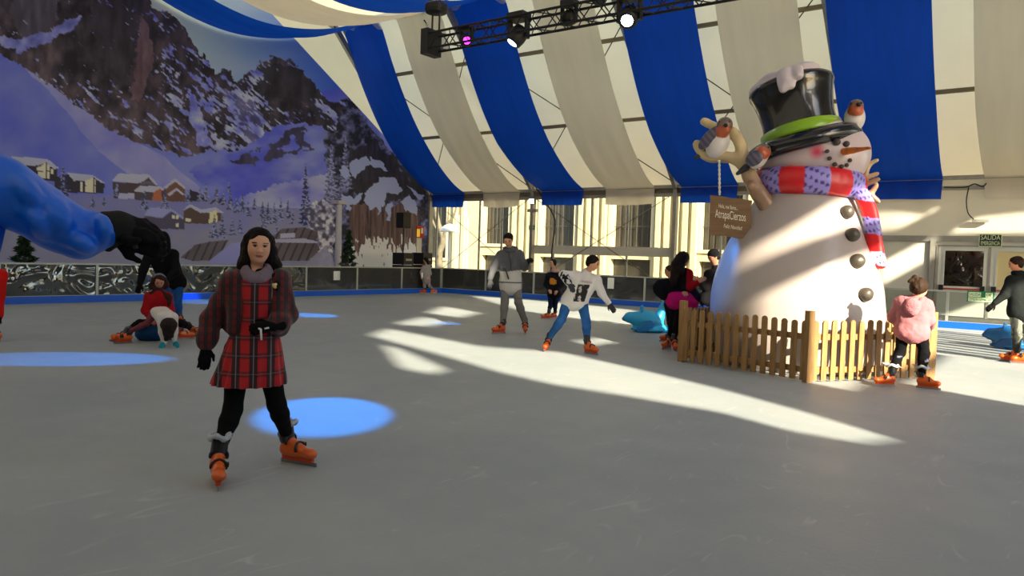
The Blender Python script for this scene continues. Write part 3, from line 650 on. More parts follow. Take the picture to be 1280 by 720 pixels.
    fir(79, 246, 40, 10, (46, 48, 74), .25, 1); fir(116, 259, 16, 4, k=2); fir(130, 258, 12, 3, k=3); fir(180, 262, 26, 8, snow=.6, k=4); fir(206, 261, 25, 7, snow=.55, k=5); fir(146, 246, 20, 5, k=6); fir(235, 254, 18, 6, snow=.6, k=7)
    for i, (cx, yb, h, w) in enumerate([(250, 252, 20, 5), (258, 250, 22, 5), (271, 256, 24, 6), (279, 254, 16, 4), (288, 262, 22, 6), (296, 266, 20, 5), (303, 266, 24, 6), (310, 270, 18, 5), (268, 298, 30, 8), (278, 298, 28, 7), (290, 294, 22, 5), (300, 292, 20, 4), (328, 276, 26, 5), (335, 280, 30, 6), (343, 279, 27, 5), (351, 276, 30, 6), (360, 273, 24, 5), (330, 292, 24, 6), (346, 296, 18, 5), (286, 240, 14, 3), (318, 262, 16, 4), (366, 280, 22, 4)]): fir(cx, yb, h, w, snow=.45, k=10+i)
    fir(382, 282, 78, 10, (40, 44, 78), .3, 40)
    # frosted thicket and snow-laden rock wall on the right
    th = inpoly(jx, jy, [(404, 168), (420, 160), (436, 120), (470, 168), (500, 200), (545, 245), (560, 340), (408, 345), (398, 262), (412, 230)])
    put(th, mixc((22, 24, 32), (100, 102, 134), .36+n2(.13, .13, 4, 61)*1.15+n2(.4, .4, 2, 62)*.5))
    put(inpoly(jx, jy, [(436, 186), (466, 176), (500, 208), (520, 236), (515, 250), (484, 250), (458, 256), (438, 236)]), np.array((34, 32, 38))+n2(.5, .05, 2, 64)[..., None]*12, .9)
    fr = mixc((64, 62, 74), (186, 182, 190), .45+n2(.22, .22, 3, 63)*1.5)
    put(inpoly(jx, jy, [(380, 262), (404, 246), (420, 262), (416, 330), (400, 338), (392, 300)]), fr, .9)
    fir(414, 252, 74, 12, (70, 72, 92), .6, 70); fir(432, 236, 70, 9, (60, 62, 84), .6, 71)
    # planked wall with icicles
    pk = inpoly(jx, jy, [(436, 252), (470, 256), (506, 256), (524, 262), (526, 322), (440, 322)])
    put(pk, np.array((76, 58, 54))+n2(.45, .03, 2, 65)[..., None]*30); put(pk & (n2(.6, .03, 2, 66) > .35) & (y < 296), (34, 30, 34), .7)
    for q in [[(426, 242), (442, 246), (454, 240), (450, 252), (440, 256), (436, 264), (430, 254)], [(456, 240), (470, 230), (474, 220), (490, 222), (504, 236), (498, 244), (484, 240), (480, 250), (474, 270), (470, 258), (464, 262), (458, 256)], [(482, 254), (490, 252), (488, 276), (484, 274)], [(440, 200), (456, 196), (466, 204), (452, 212), (444, 224), (438, 214)], [(462, 196), (480, 204), (484, 214), (474, 210), (462, 206)], [(422, 214), (432, 206), (440, 220), (430, 222)], [(500, 252), (512, 246), (522, 256), (520, 270), (506, 262)], [(510, 232), (530, 246), (524, 252)]]:
        P(q, np.array((128, 136, 206)), .7)
    put(inpoly(x, y+n2(.4, .1, 2, 67)*26, [(436, 312), (455, 306), (468, 300), (480, 306), (500, 308), (526, 304), (530, 345), (436, 345)]), (170, 168, 190))
    # half-buried plank roofs in front
    plank = np.array((86, 78, 78))+n2(.03, .03, 2, 68)[..., None]*16; stripe = (np.sin((x+y*.45)*.62) > .72)
    for q in [[(226, 322), (244, 306), (262, 302), (286, 300), (276, 316), (262, 326), (240, 326)], [(338, 298), (352, 286), (380, 284), (398, 290), (394, 300), (400, 312), (386, 326), (336, 326), (344, 304)]]:
        P(q, plank); put(inpoly(x, y, q) & stripe, (48, 42, 46), .85)
    P([(262, 326), (276, 314), (290, 304), (310, 302), (330, 330), (262, 330)], (122, 122, 158)); P([(350, 292), (369, 291), (369, 297), (350, 298)], (150, 148, 162)); P([(338, 299), (380, 298), (398, 302), (396, 304), (344, 303)], (146, 142, 152))
    put(inpoly(jx, jy, [(386, 326), (408, 306), (418, 326), (420, 350), (380, 350)]), (126, 124, 136), .9)
    return lin(np.clip(C, 0, 255))
ny, nz = 700, 400
Yg = np.linspace(2.5, YW-.05, ny)[:, None]*np.ones((1, nz)); zt = np.minimum(4.42+.617*(YW-Yg), 12.3)
Zg = .74+(zt-.74)*(np.linspace(0, 1, nz)[None, :])
G = np.stack([np.full_like(Yg, XG+.04), Yg, Zg], -1).reshape(-1, 3)
px, py = proj(G)
Cm = np.clip(paint_mural(px.astype(np.float32), py.astype(np.float32))*MUR*np.array([.92, 1.0, 1.28]), 0, .9)
m_mural = mat('printed_canvas', rough=.7, attr=True, bump=.05, bscale=2)
o = obj('mural_canvas', G, grid_faces(ny, nz)[:, ::-1], m_mural, col=Cm, smooth=True, loc=(XG+.04, 14, .74))
tag(o, 'huge printed canvas of a snowy mountain village covering the left gable', 'mural')
# ================================================================== figure plane helper
class Fig:
    """vertical plane facing the camera through a ground point; P gives real positions on or behind it"""
    def __init__(s, A):
        s.A = np.array(A, float); v = s.A-OC; v[2] = 0; s.v = U(v); s.u = np.array([s.v[1], -s.v[0], 0.]); s.z = np.array([0, 0, 1.])
    def P(s, x, y, dv=0.):
        d = ray(x, y); t = ((s.A-OC).dot(s.v)+dv)/d.dot(s.v); return OC+d*t
    def W(s, a, b, c): return s.u*a+s.v*b+s.z*c
    def px(s): return 948./(np.linalg.norm((s.A-OC)[:2]))*1.0
def surf(x, y, prims, t0=2., k=0):
    d = U(ray(x, y)); t = t0
    for _ in range(200):
        p = OC+d*t; m = min(float(sdp(q, p[None])[0]) for q in prims)
        if m < 1e-3: break
        t += m*.9
        if t > 60: break
    return OC+d*t
m_att = mat('painted_surface', rough=.6, attr=True)
m_attg = mat('painted_glossy', rough=.22, attr=True, coat=.5)
m_atts = mat('painted_satin', rough=.38, attr=True, bump=.15, bscale=5, coat=.1)
# ================================================================== snowman
SCN = np.array([-2.9, 10.8, 0.]); fg = Fig(SCN); KP = 1/86.5
sm = thing('snowman', 'giant white snowman in black top hat and striped scarf inside the picket fence', 'snowman', SCN)
rows = [(462, 894, 1102), (440, 886, 1107), (410, 880, 1109), (377, 880, 1107), (351, 885, 1104), (322, 896, 1095), (300, 908, 1086), (275, 925, 1077), (255, 938, 1070), (240, 948, 1064), (228, 962, 1052)]
rr = spline([((a+b)/2., y, (b-a)/2.) for y, a, b in rows], 46); V = []; NS = 72; brow = []
for cx, y, hw in rr:
    c = fg.P(cx, y); a = fg.P(cx+hw, y); r = np.linalg.norm(a-c); c[2] = max(c[2], .005); brow.append((c, r, y, cx))
    for k in range(NS):
        t = 2*math.pi*k/NS; V.append(c+fg.u*r*math.cos(t)+fg.v*r*.97*math.sin(t))
F = [(i*NS+k, i*NS+(k+1) % NS, (i+1)*NS+(k+1) % NS, (i+1)*NS+k) for i in range(len(rr)-1) for k in range(NS)]
F += [list(range(NS))[::-1], list(range((len(rr)-1)*NS, len(rr)*NS))]
V = np.array(V); m_snow = mat('white_resin', (172, 161, 155), .32, noise=.03, nscale=3, bump=.12, bscale=4, coat=.15)
obj('body', V, F, m_snow, sm, smooth=True)
def body_at(x, y):
    """front surface point of the body for a picture position"""
    c, r, _, cx = min(brow, key=lambda q: abs(q[2]-y)); o = np.clip((x-cx)*KP/r, -.97, .97)
    return c+fg.u*r*o-fg.v*r*.97*math.sqrt(1-o*o), U(fg.u*o-fg.v*math.sqrt(1-o*o))
# head
th = math.radians(9); hx = U(fg.u*math.cos(th)+fg.z*math.sin(th)); hz = U(np.cross(hx, fg.v)*1.0); hz = hz if hz[2] > 0 else -hz
hax = np.array([hx, fg.v, hz]); hc = fg.P(1016, 196)
head = [ell(hc, (.72, .62, .50), hax, (196, 180, 180)), ell(fg.P(1040, 203, -.1), (.42, .45, .36), hax, (196, 180, 180))]
ck = surf(1021, 189, head)
def cheek(V, C):
    f = np.clip(1.25-np.linalg.norm(V-ck, axis=1)/.1, 0, 1)[:, None]; return C*(1-f)+lin((208, 60, 96))*f
m_head = mat('white_resin_head', rough=.3, attr=True, coat=.2)
hd = sdfo('head', head, .022, m_head, sm, k=.15, colfn=cheek)
m_coal = mat('coal_brown', (62, 56, 52), .5, bump=.6, bscale=14)
def lump(name, x, y, r, par, m=m_coal):
    p = surf(x, y, head)-U(ray(x, y))*.045; return sdfo(name, [ell(p, (r, r*.6, r*.95), np.array([fg.u, fg.v, fg.z]), (70, 62, 58))], r/5, m_coal, par, warp=r*.12, wscale=9)
for x, y, r in [(1046, 177.5, .048), (1058, 180, .042)]: lump('eye', x, y, r, hd)
for x, y in [(1034, 189), (1037, 198), (1043.5, 205.5), (1052, 208), (1058.5, 206.5), (1062.5, 200.5)]: lump('mouth_coal', x, y, .030, hd)
n0 = fg.P(1052, 190, -.52); n1 = fg.P(1088, 185, -.95)
sdfo('carrot_nose', [cone(n0, n1, .055, .014, (206, 118, 40))], .012, m_atts, sm, warp=.008, wscale=14, colfn=lambda V, C: lin((206, 112, 36))*(1-.25*(np.sin((V @ fg.u)*60) > .6)[:, None]))
for x, y in [(1060.5, 262), (1067, 296), (1073.5, 328), (1084, 370)]:
    xe, ye = x, y
    for _ in range(8):
        p, nn = body_at(xe, ye); qx, qy = proj(p+nn*.05); xe += (x-qx)*.8; ye += (y-qy)*.8
    b = sdfo('button', [ball(p+nn*.03, .092)], .016, mat('coal_button', (72, 66, 56), .4, bump=.5, bscale=9) if x < 1061 else bpy.data.materials['coal_button'], sm, warp=.012, wscale=8)
# hat
tz = math.radians(14); up = U(-fg.u*math.sin(tz)+fg.z*math.cos(tz)+fg.v*.10); hu = U(np.cross(fg.v, up)); hu = hu if hu.dot(fg.u) > 0 else -hu; hv = np.cross(up, hu)
A3 = np.array([hu, hv, up]); hb = fg.P(1005, 184)
m_hat = mat('black_gloss_hat', (20, 21, 23), .22, coat=.4, bump=.15, bscale=6)
t = MB(); t.lathe(hb, [(.05, -.02), (.46, -.06), (.60, -.15), (.69, -.14), (.75, -.06), (.745, .03), (.68, .08), (.56, .09), (.485, .1), (.49, .12), (.485, .24), (.475, .4), (.50, .6), (.535, .76), (.565, .82), (.565, .87), (.53, .90), (.3, .91), (.02, .91)], 64, A3)
V = np.vstack(t.V); q = (V-hb) @ A3.T; rad = np.hypot(q[:, 0], q[:, 1]); ang = np.arctan2(q[:, 1], q[:, 0]); sel = (rad > .55) & (q[:, 2] < .12)
V[sel] += up*(np.cos(2*ang[sel])*.045*(rad[sel]-.5)/.25)[:, None]
hat = obj('top_hat', V, t.F, m_hat, sm, smooth=True)
MB().lathe(hb, [(.48, .09), (.53, .085), (.54, .12), (.53, .245), (.48, .26)], 64, A3).build('hat_band', mat('lime_hat_band', (132, 178, 22), .3, coat=.3, bump=.2, bscale=6), hat, smooth=True)
tp = hb+up*.87; W3 = lambda a, b, c: tp+hu*a+hv*b+up*c
snowc = (206, 194, 200)
pr = [ell(W3(0, 0, .02), (.50, .5, .12), A3, snowc), ell(W3(-.1, -.1, .12), (.3, .3, .1), A3, snowc), ell(W3(.16, -.05, .13), (.26, .3, .12), A3, snowc), ell(W3(-.35, 0, .05), (.2, .3, .09), A3, snowc)]
for a, L in [(-.10, .24), (-.0, .22), (.12, .12), (-.05, .16)]: pr.append(cone(W3(a, -.5, .05), W3(a-.01, -.63, -L+.04), .062, .052, snowc))
sdfo('snow_heap', pr, .02, m_atts, hat, k=.06, warp=.012, wscale=4)
# scarf
sc0 = fg.P(1010, 231); tx_ = math.radians(2); R0 = .60
def scol(V, C):
    q = V-sc0; a = np.arctan2(-(q @ fg.v), q @ fg.u); s = (a/math.pi*7+.35) % 2 < 1
    dots = (np.sin(a*34)*np.sin(q[:, 2]*52+a*17)) > .45
    C = np.where(s[:, None], lin((206, 24, 30)), np.where(dots[:, None], lin((60, 50, 120)), lin((150, 138, 214)))); return C
ring = [fg.P(1010, 231)+fg.u*R0*math.cos(t)*1.03+fg.v*R0*math.sin(t)+fg.z*(-.02*math.cos(t)) for t in np.linspace(0, 2*math.pi, 37)]
pr = []
for dz, r in ((-.07, .10), (.0, .112), (.07, .10)): pr += chain([p+fg.z*dz*1.0 for p in ring], [r]*37)
scf = sdfo('scarf', pr, .022, m_atts, sm, k=.05, warp=.008, wscale=5, colfn=scol)
pt = spline([fg.P(1076, 240, -.38), fg.P(1086, 262, -.30), fg.P(1091, 288, -.28), fg.P(1094, 312, -.28), (fg.P(1098, 331, -.28))], 20); pr = []
for i in range(19):
    for o in (-.045, 0, .045): pr.append(cone(pt[i]+fg.u*o, pt[i+1]+fg.u*o, .05, .05))
zz = [fg.P(1085, y, -.42)[2] for y in (250, 270, 290, 312, 328)]
def tcol(V, C):
    z = V[:, 2]+.12*(V-pt[0]) @ fg.u; b = sum((z < q).astype(int) for q in zz); dots = (np.sin(V[:, 2]*70+(V @ fg.u)*50)*np.sin((V @ fg.u)*70)) > .4
    return np.where((b % 2 == 1)[:, None], lin((206, 24, 30)), np.where(dots[:, None], lin((60, 50, 120)), np.where((b == 4)[:, None], lin((214, 210, 236)), lin((150, 138, 214)))))
sdfo('scarf_tail', pr, .018, m_atts, sm, k=.03, colfn=tcol)
# arms
BC = (214, 194, 150)
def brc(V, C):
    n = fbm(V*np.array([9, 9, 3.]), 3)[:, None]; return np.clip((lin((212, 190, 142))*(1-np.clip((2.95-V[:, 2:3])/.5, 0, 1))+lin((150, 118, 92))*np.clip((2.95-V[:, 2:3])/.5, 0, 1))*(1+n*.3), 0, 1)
def br(pts, rs): return chain(spline([fg.P(*p) for p in pts], len(pts)*3), np.interp(np.linspace(0, 1, len(pts)*3), np.linspace(0, 1, len(rs)), np.array(rs)*KP))
pr = br([(962, 262, -.42), (948, 240, -.5), (938, 222, -.5), (931, 208, -.5), (920, 199, -.5), (905, 196, -.5), (889, 197, -.5), (878, 190, -.5), (871, 180, -.5)], [9.5, 9, 8, 7, 6.5, 6, 5.5, 5.2, 4.8])
pr += br([(927, 201, -.5), (927, 186, -.48), (921, 172, -.46), (916, 164, -.44)], [7, 6.5, 6, 5]); pr += br([(921, 172, -.44), (905, 163, -.40), (880, 152, -.36)], [5, 5, 4.5]); pr += [ball(fg.P(939, 232, -.6), .06)]
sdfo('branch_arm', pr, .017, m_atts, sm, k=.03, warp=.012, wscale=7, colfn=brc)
pr = br([(1058, 240, -.1), (1072, 231, -.1), (1080, 221, -.1), (1084, 208, -.1), (1084, 187, -.1)], [6, 4, 3, 2.4, 1.6]) + br([(1082, 214, -.1), (1089, 204, -.1), (1097, 200, -.12)], [2.6, 2.2, 1.7]) + br([(1074, 230, -.1), (1084, 222, -.1), (1097, 217, -.1)], [2.8, 2.4, 2]) + br([(1074, 233, -.1), (1086, 229, -.1), (1098, 224, -.12)], [2.8, 2.4, 2]) + br([(1066, 238, -.1), (1078, 242, -.1), (1088, 242, -.1), (1096, 231, -.1)], [5, 3.6, 3, 2.2]) + br([(1086, 242, -.1), (1098, 252, -.1)], [3.2, 2.4])
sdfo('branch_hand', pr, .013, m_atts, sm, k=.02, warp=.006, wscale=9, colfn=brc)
# birds
def bird(name_label, body, bc, head_, face, tail, wing, beak, hi=0):
    H = Fig(SCN); P = H.P; par = thing('robin_figure', name_label, 'bird figure', P(*body[:3])-np.array([0, 0, .12]), 'robins on the snowman')
    c0 = P(*body[:3]); hd_ = P(*head_[:3]); ax = np.array([U(hd_-c0), H.v, np.cross(U(hd_-c0), H.v)])
    back_, belly, org = (78, 74, 92), (206, 200, 196), (176, 86, 50)
    pr = [ell(c0, (body[3]*KP, body[4]*KP, body[4]*KP), ax, belly), ball(hd_, head_[3]*KP, (112, 92, 78)), ell((hd_*.55+c0*.45)-H.v*.05, (.09, .09, .09), None, org), ball(P(*face), head_[3]*KP*.6, org)]
    sdfo('body', pr, .011, m_atts, par, k=.03)
    sdfo('wing', [ell(P(*wing[:3]), (wing[3]*KP, .035, wing[4]*KP), np.array([U(P(*tail)-hd_), H.v, np.cross(U(P(*tail)-hd_), H.v)]), back_)], .011, m_atts, par, colfn=lambda V, C: np.clip(C*(1+.4*np.sin((V @ H.u)*70+V[:, 2]*60))[:, None], 0, 1))
    sdfo('tail', [cone(c0+(P(*tail)-c0)*.6, P(*tail), .05, .025, (40, 40, 46))], .011, m_atts, par)
    sdfo('beak', [cone(P(*beak[0]), P(*beak[1]), .035, .006, (20, 18, 18))], .006, m_att, par)
    for s in (-1, 1): sdfo('eye', [ball(hd_+H.u*s*head_[3]*KP*.62-H.v*head_[3]*KP*.68+H.z*.03, .016, (12, 12, 12))], .006, m_attg, par)
bird('orange-faced robin perched on the snowman left branch with its tail hanging down', (897, 179, -.55, 18, 12.5), 0, (906, 156, -.6, 9), (907, 163, -.66), (870, 197, -.5), (887, 172, -.66, 17, 7), ((907, 157, -.68), (907, 158, -.76)))
bird('small pale robin tucked between the branch arm and hat brim', (948, 198, -.66, 13, 9.5), 0, (955, 188, -.66, 7.5), (958, 191, -.68), (922, 217, -.55), (943, 198, -.78, 10, 8), ((961, 191, -.66), (966, 194, -.66)))
bird('robin with orange breast perched on the right side of the hat brim', (1068, 148, -.2, 15, 11), 0, (1070, 133, -.24, 8), (1070, 142, -.28), (1058, 168, -.05), (1061, 148, -.22, 14, 5), ((1073, 131, -.32), (1074, 131.5, -.40)))
# hanging board
m_wood = mat('brown_board', (122, 92, 62), .65, noise=.22, nscale=3, stretch=(1, 1, 9), bump=.3, bscale=6)
q = [fg.P(887, 243, -.62), fg.P(941, 250, -.55), fg.P(938.5, 299, -.55), (fg.P(886.5, 294, -.62))]
rim = []
for a, b in zip(q, q[1:]+q[:1]):
    for i in range(8):
        p = a+(b-a)*i/8; rim.append(p+U((q[0]+q[2])/2-p)*(.012*float(vnoise(p*9))+.006))
bx = U(q[1]-q[0]); bz = U(q[0]-q[3]); bn = np.cross(bx, bz); bn = bn if bn.dot(fg.v) < 0 else -bn
sg = thing('hanging_board', 'brown wooden board with white lettering hung on a chain from the branch arm', 'sign', q[3])
MB().prism(rim, -bn*.05).build('board', m_wood, sg)
m_let = mat('white_paint', (236, 228, 204), .5); cc = sum(q)/4
text_mesh('Hola, me llamo...', .075, cc+bz*.13-bx*.03+bn*.006, bx, bz, m_let, sg, width=.25)
text_mesh('AtrapaCierzos', .16, cc+bz*.02+bn*.006, bx, bz, m_let, sg, width=.40)
text_mesh('Feliz Navidad', .075, cc-bz*.13+bx*.03+bn*.006, bx, bz, m_let, sg, width=.24, shear=.2)
t = MB(); a, b = fg.P(899, 200, -.58), fg.P(899.5, 244, -.62)
for i in range(16):
    p = a+(b-a)*(i+.5)/16; dd = (b-a)/16; t.tube([p-dd*.45, p+dd*.45], .013 if i % 2 else .018, 6)
t.build('chain', m_panel, sg)
# picket fence: regular pentagon round the snowman
m_pick = mat('tanalised_pine', (150, 114, 66), .7, noise=.28, nscale=4, stretch=(5, 5, .8), bump=.3, bscale=10)
Av = np.array([-4.19, 9.75, 0]); Bv = np.array([-2.36, 9.21, 0]); vs_ = [Av, Bv]; d = Bv-Av
for i in range(3):
    c, s = math.cos(math.radians(72)), math.sin(math.radians(72)); d = np.array([c*d[0]-s*d[1], s*d[0]+c*d[1], 0]); vs_.append(vs_[-1]+d)
fn = thing('picket_fence', 'low wooden picket fence with rounded pales round the snowman', 'fence', (Av+Bv)/2, None); cen = sum(vs_)/5; rs = np.random.RandomState(2)
for i in range(5):
    a, b = vs_[i], vs_[(i+1) % 5]; dd = U(b-a); nn = np.array([dd[1], -dd[0], 0.]); L = np.linalg.norm(b-a)
    nn = nn if nn.dot(a-cen) > 0 else -nn
    for z in (.14, .53):
        MB().obox((a+b)/2-nn*.03+np.array([0, 0, z]), [dd, nn, (0, 0, 1)], (L/2-.02, .018, .035)).build('rail', m_pick, fn)
    n = 14
    for k in range(n):
        if i in (2, 3) and 0: continue
        c = a+dd*(.07+(L-.14)*k/(n-1))+np.array([0, 0, .02]); h = .70+rs.rand()*.02; w = .037; pts = []
        ex = dd+np.array([0, 0, (rs.rand()-.5)*.03])
        for (x, z) in [(-w, 0), (w, 0), (w, h-w)]+[(w*math.cos(t), h-w+w*math.sin(t)) for t in np.linspace(.3, math.pi-.3, 5)]+[(-w, h-w)]: pts.append(c+dd*x+np.array([0, 0, z])-nn*.006)
        MB().prism(pts, nn*.022).build('pale', m_pick, fn)
    MB().obox(a-nn*.02+np.array([0, 0, .42]), [dd, nn, (0, 0, 1)], (.04, .04, .42)).build('post', m_pick, fn)
# ================================================================== seal skating aids
def seal(A, label, L, fl, col1, col2, w=1.):
    A = np.asarray(A, float); H = Fig(A); p = thing('seal_skating_aid', label, 'skating aid', A, 'seal skating aids on the ice'); u = H.W(*L); u = U(u); v = np.cross((0, 0, 1), u); Q = lambda a, b, c: A+u*a*w+v*b*w+np.array([0, 0, c*w])
    pr = [ell(Q(0, 0, .22), (.27, .2, .2), np.array([u, v, (0, 0, 1)]), col1), cone(Q(.12, 0, .24), Q(.34, 0, .27), .17, .10, col1), cone(Q(.34, 0, .27), Q(.45, 0, .24), .09, .035, col2), ell(Q(-.05, 0, .06), (.36, .22, .06), np.array([u, v, (0, 0, 1)]), col1), cone(Q(-.2, 0, .2), Q(-.37, 0, .68), .13, .04, col1), cone(Q(-.15, 0, .1), Q(-.48, .0, .05), .10, .05, col1)]
    sdfo('body', pr, .02, m_atts, p, k=.05)
    for s in (-1, 1):
        sdfo('flipper', [ell(Q(.05, s*.2, .12), (.2, .03, .1), np.array([U(u-np.array([0, 0, .5])), v, U(np.array([0, 0, 1])+u*.5)]), col2)], .014, m_atts, p)
    t = MB(); t.tube(spline([Q(.12, -.1, .38), Q(.1, -.12, .47), Q(.1, 0, .5), Q(.1, .12, .47), Q(.12, .1, .38)], 14), .018*w, 8); t.build('handle', mat('blue_handle', col1, .4), p, smooth=True)
seal(gnd(808, 415), 'bright blue seal skating aid on the ice left of the girl in the pink skirt', (-1, -.15, 0), 0, (38, 176, 232), (20, 120, 190))
seal(gnd(1262, 436), 'darker blue seal skating aid behind the legs of the boy in black', (-1, .1, 0), 0, (18, 96, 150), (10, 70, 120), .9)
# ================================================================== lighting truss
TY = 11.; tr = thing('lighting_truss', 'black lighting truss hanging under the drapes at the top of the picture', 'truss', (-10.1, TY, 5.25)); TH = .29
def tz_(x): return 5.43
t = MB()
for y in (-TH/2, TH/2):
    for z in (0, TH): t.tube([(-10.05, TY+y, 5.3+z), (-1.5, TY+y, 5.3+z)], .025, 8)
t.build('chord', m_black, tr)
t = MB(); x = -10.0; k = 0
while x < -1.7:
    for y in (-TH/2, TH/2): t.tube([(x, TY+y, 5.3+(TH if k % 2 else 0)), (x+.24, TY+y, 5.3+(0 if k % 2 else TH))], .011, 5)
    for z in (0, TH): t.tube([(x, TY+(TH/2 if k % 2 else -TH/2), 5.3+z), (x+.24, TY+(-TH/2 if k % 2 else TH/2), 5.3+z)], .011, 5)
    x += .24; k += 1
t.build('bracing', m_black, tr)
MB().box((-10.2, TY-.2, 5.2), (-10.02, TY+.2, 5.68)).build('end_plate', m_black, tr)
h = thing('chain_hoist', 'black chain hoist above the left end of the lighting truss', 'hoist', (-10.0, TY, 5.68))
MB().lathe((-10.0, TY, 5.98), [(.08, 0), (.2, .02), (.22, .08), (.22, .16), (.18, .2), (.05, .22)], 18).build('motor', m_black, h)
t = MB()
for dx in (-.09, .09): t.tube([(-10+dx, TY, 5.6), (-10+dx, TY, 6.0)], .02, 6)
t.tube([(-10.0, TY, 6.18), (-10., TY, 13.)], .012, 6); t.build('chain', m_black, h)
def stage_light(x, z, label, tilt, lens, es, big=1.):
    L = thing('stage_light', label, 'stage light', (x, TY, z-.3*big), 'stage lights on the truss'); s = big
    MB().box((x-.16*s, TY-.12*s, z+.22*s), (x+.16*s, TY+.12*s, z+.34*s)).build('base', m_black, L)
    for k in (-1, 1): MB().box((x+k*.17*s-.02*s, TY-.05*s, z-.08*s), (x+k*.17*s+.02*s, TY+.05*s, z+.26*s)).build('yoke_arm', m_black, L)
    d = U(tilt); a = U(np.cross(d, (0, 0, 1.)) + 1e-6); b = np.cross(d, a); c = np.array([x, TY, z])
    hd = MB().lathe(c-d*.14*s, [(.05*s, 0), (.12*s, .02*s), (.145*s, .1*s), (.15*s, .2*s), (.135*s, .3*s), (.12*s, .31*s)], 20, np.array([a, b, d])).build('lamp_head', m_black, L, smooth=True)
    MB().lathe(c+d*.165*s, [(.09*s, 0), (.085*s, .012), (.01, .02)], 18, np.array([a, b, d])).build('lens', mat('lens_glow_'+lens[0], lens[1], .2, emit=lens[1], es=es), hd)
px_ = [onY(583, 50, TY), onY(648, 42, TY), onY(711, 27, TY), onY(787, 20, TY)]
tocam = lambda p: U(OC-p)
stage_light(px_[0][0], px_[0][2]+.0, 'small round stage light glowing magenta under the truss', tocam(px_[0])+np.array([.1, 0, -.1]), ('magenta', (255, 40, 255)), 6, .75)
stage_light(px_[1][0], px_[1][2]-.02, 'moving head stage light under the truss with a small pale blue lens', U((-.5, -.5, -1.)), ('pale blue', (190, 215, 255)), 8, 1.1)
stage_light(px_[2][0], px_[2][2]+.08, 'unlit stage light under the truss, third from its left end', U((.2, .4, -1.)), ('amber', (90, 70, 30)), .2, .8)
stage_light(px_[3][0], px_[3][2], 'moving head stage light shining white, rightmost under the truss', tocam(px_[3])+np.array([-.25, 0, -.4]), ('white', (225, 238, 255)), 30, 1.1)
x = onY(748, 3, TY)
stage_light(x[0], x[2]+.12, 'black stage light mounted on top of the truss near the frame edge', U((.3, -.5, -1.)), ('dim', (60, 60, 60)), .1, .8)
# black supply cable swinging from the roof to the lamp pole
cb = MB().tube(spline([onY(530, 25, 20.6), onY(552, 55, 21.4), onY(575, 90, 22.3), onY(607, 131, 23.4), onY(640, 200, 25.3), onY(668, 232, 25.95), onY(688, 262, 26.0), onY(694, 280, 26.0), onY(690, 312, 26.0), onY(688, 352, 26.0), gnd(688, 371)], 60), .028, 7).build('power_cable', m_black, smooth=True); tag(cb, 'thick black cable running down from the roof to the lamp pole', 'cable')
# flood lamp and running-man sign on the pole
p = onY(664, 252, YW-.35); fl = thing('flood_lamp', 'bright white flood lamp on the wall pole above the green exit sign', 'lamp', (p[0], YW-.3, p[2]-.15))
MB().box((p[0]-.14, YW-.33, p[2]-.1), (p[0]+.14, YW-.22, p[2]+.12)).build('housing', m_black, fl)
MB().box((p[0]-.115, YW-.345, p[2]-.08), (p[0]+.115, YW-.33, p[2]+.1)).build('lens', mat('flood_lens', (255, 250, 235), .3, emit=(255, 250, 235), es=7), fl)
MB().box((p[0]-.22, YW-.3, p[2]-.42), (p[0]+.22, YW-.14, p[2]-.3)).build('bracket', m_alu, fl)
p = onY(664.5, 284.5, YW-.2); ex = thing('exit_sign', 'small green running-man exit sign on the pole below the flood lamp', 'sign', (p[0], YW-.2, p[2]-.12))
MB().box((p[0]-.14, YW-.2, p[2]-.09), (p[0]+.14, YW-.15, p[2]+.09)).build('plate', m_green, ex)
t = MB(); t.box((p[0]+.02, YW-.206, p[2]-.05), (p[0]+.10, YW-.2, p[2]+.06)); t.tube([(p[0]-.09, YW-.205, p[2]-.05), (p[0]-.05, YW-.205, p[2]), (p[0]-.05, YW-.205, p[2]+.04)], .014, 6); t.tube([(p[0]-.02, YW-.205, p[2]-.05), (p[0]-.05, YW-.205, p[2])], .012, 6); t.tube([(p[0]-.1, YW-.205, p[2]+.02), (p[0]-.01, YW-.205, p[2]+.01)], .01, 6); t.build('running_figure', m_ivory, ex)
MB().box((p[0]-.05, YW-.2, .0), (p[0]+.05, YW-.12, 3.2)).build('post', m_alu, ex)
# ================================================================== things behind the left barrier
def xmas(x, ytop, hw, X, label):
    top = onX(x, ytop, X); g = np.array([top[0], top[1], 0.]); w = hw*np.linalg.norm(top-OC)/948; p = thing('christmas_tree', label, 'tree', g, 'christmas trees behind the barrier'); rs = np.random.RandomState(int(x))
    MB().tube([g, g+np.array([0, 0, top[2]*.8])], [.04, .02], 7).build('trunk', m_bark, p)
    V = []; F = []; n = 0; H = top[2]
    for i in range(1500):
        z = H*(.08+.92*rs.rand()**.9); r = w*(1.05-z/H*.95)*(.35+.65*rs.rand()**.5)*(.85+.3*math.sin(z*28)); a = rs.rand()*6.283; c = g+np.array([r*math.cos(a), r*math.sin(a), z]); s = .05+.05*rs.rand()
        d = U((math.cos(a)+rs.randn()*.4, math.sin(a)+rs.randn()*.4, -.25+rs.randn()*.35)); e = U(np.cross(d, rs.randn(3)))*s*.35
        V += [c-d*s*.6-e, c-d*s*.6+e, c+d*s]; F.append((n, n+1, n+2)); n += 3
    obj('foliage', V, F, mat('fir_needles_%d' % x, (26, 58, 36), .7, noise=.4, nscale=5), p)
xmas(30, 293, 25, -20.2, 'dark green christmas tree behind the barrier at the left edge')
xmas(436, 288, 17, -20.2, 'dark green christmas tree beside the white post before the mural')
p = onX(424, 255, -21.6); wp = thing('white_post', 'slim white post with a flat cap standing before the mural', 'post', (p[0], p[1], 0))
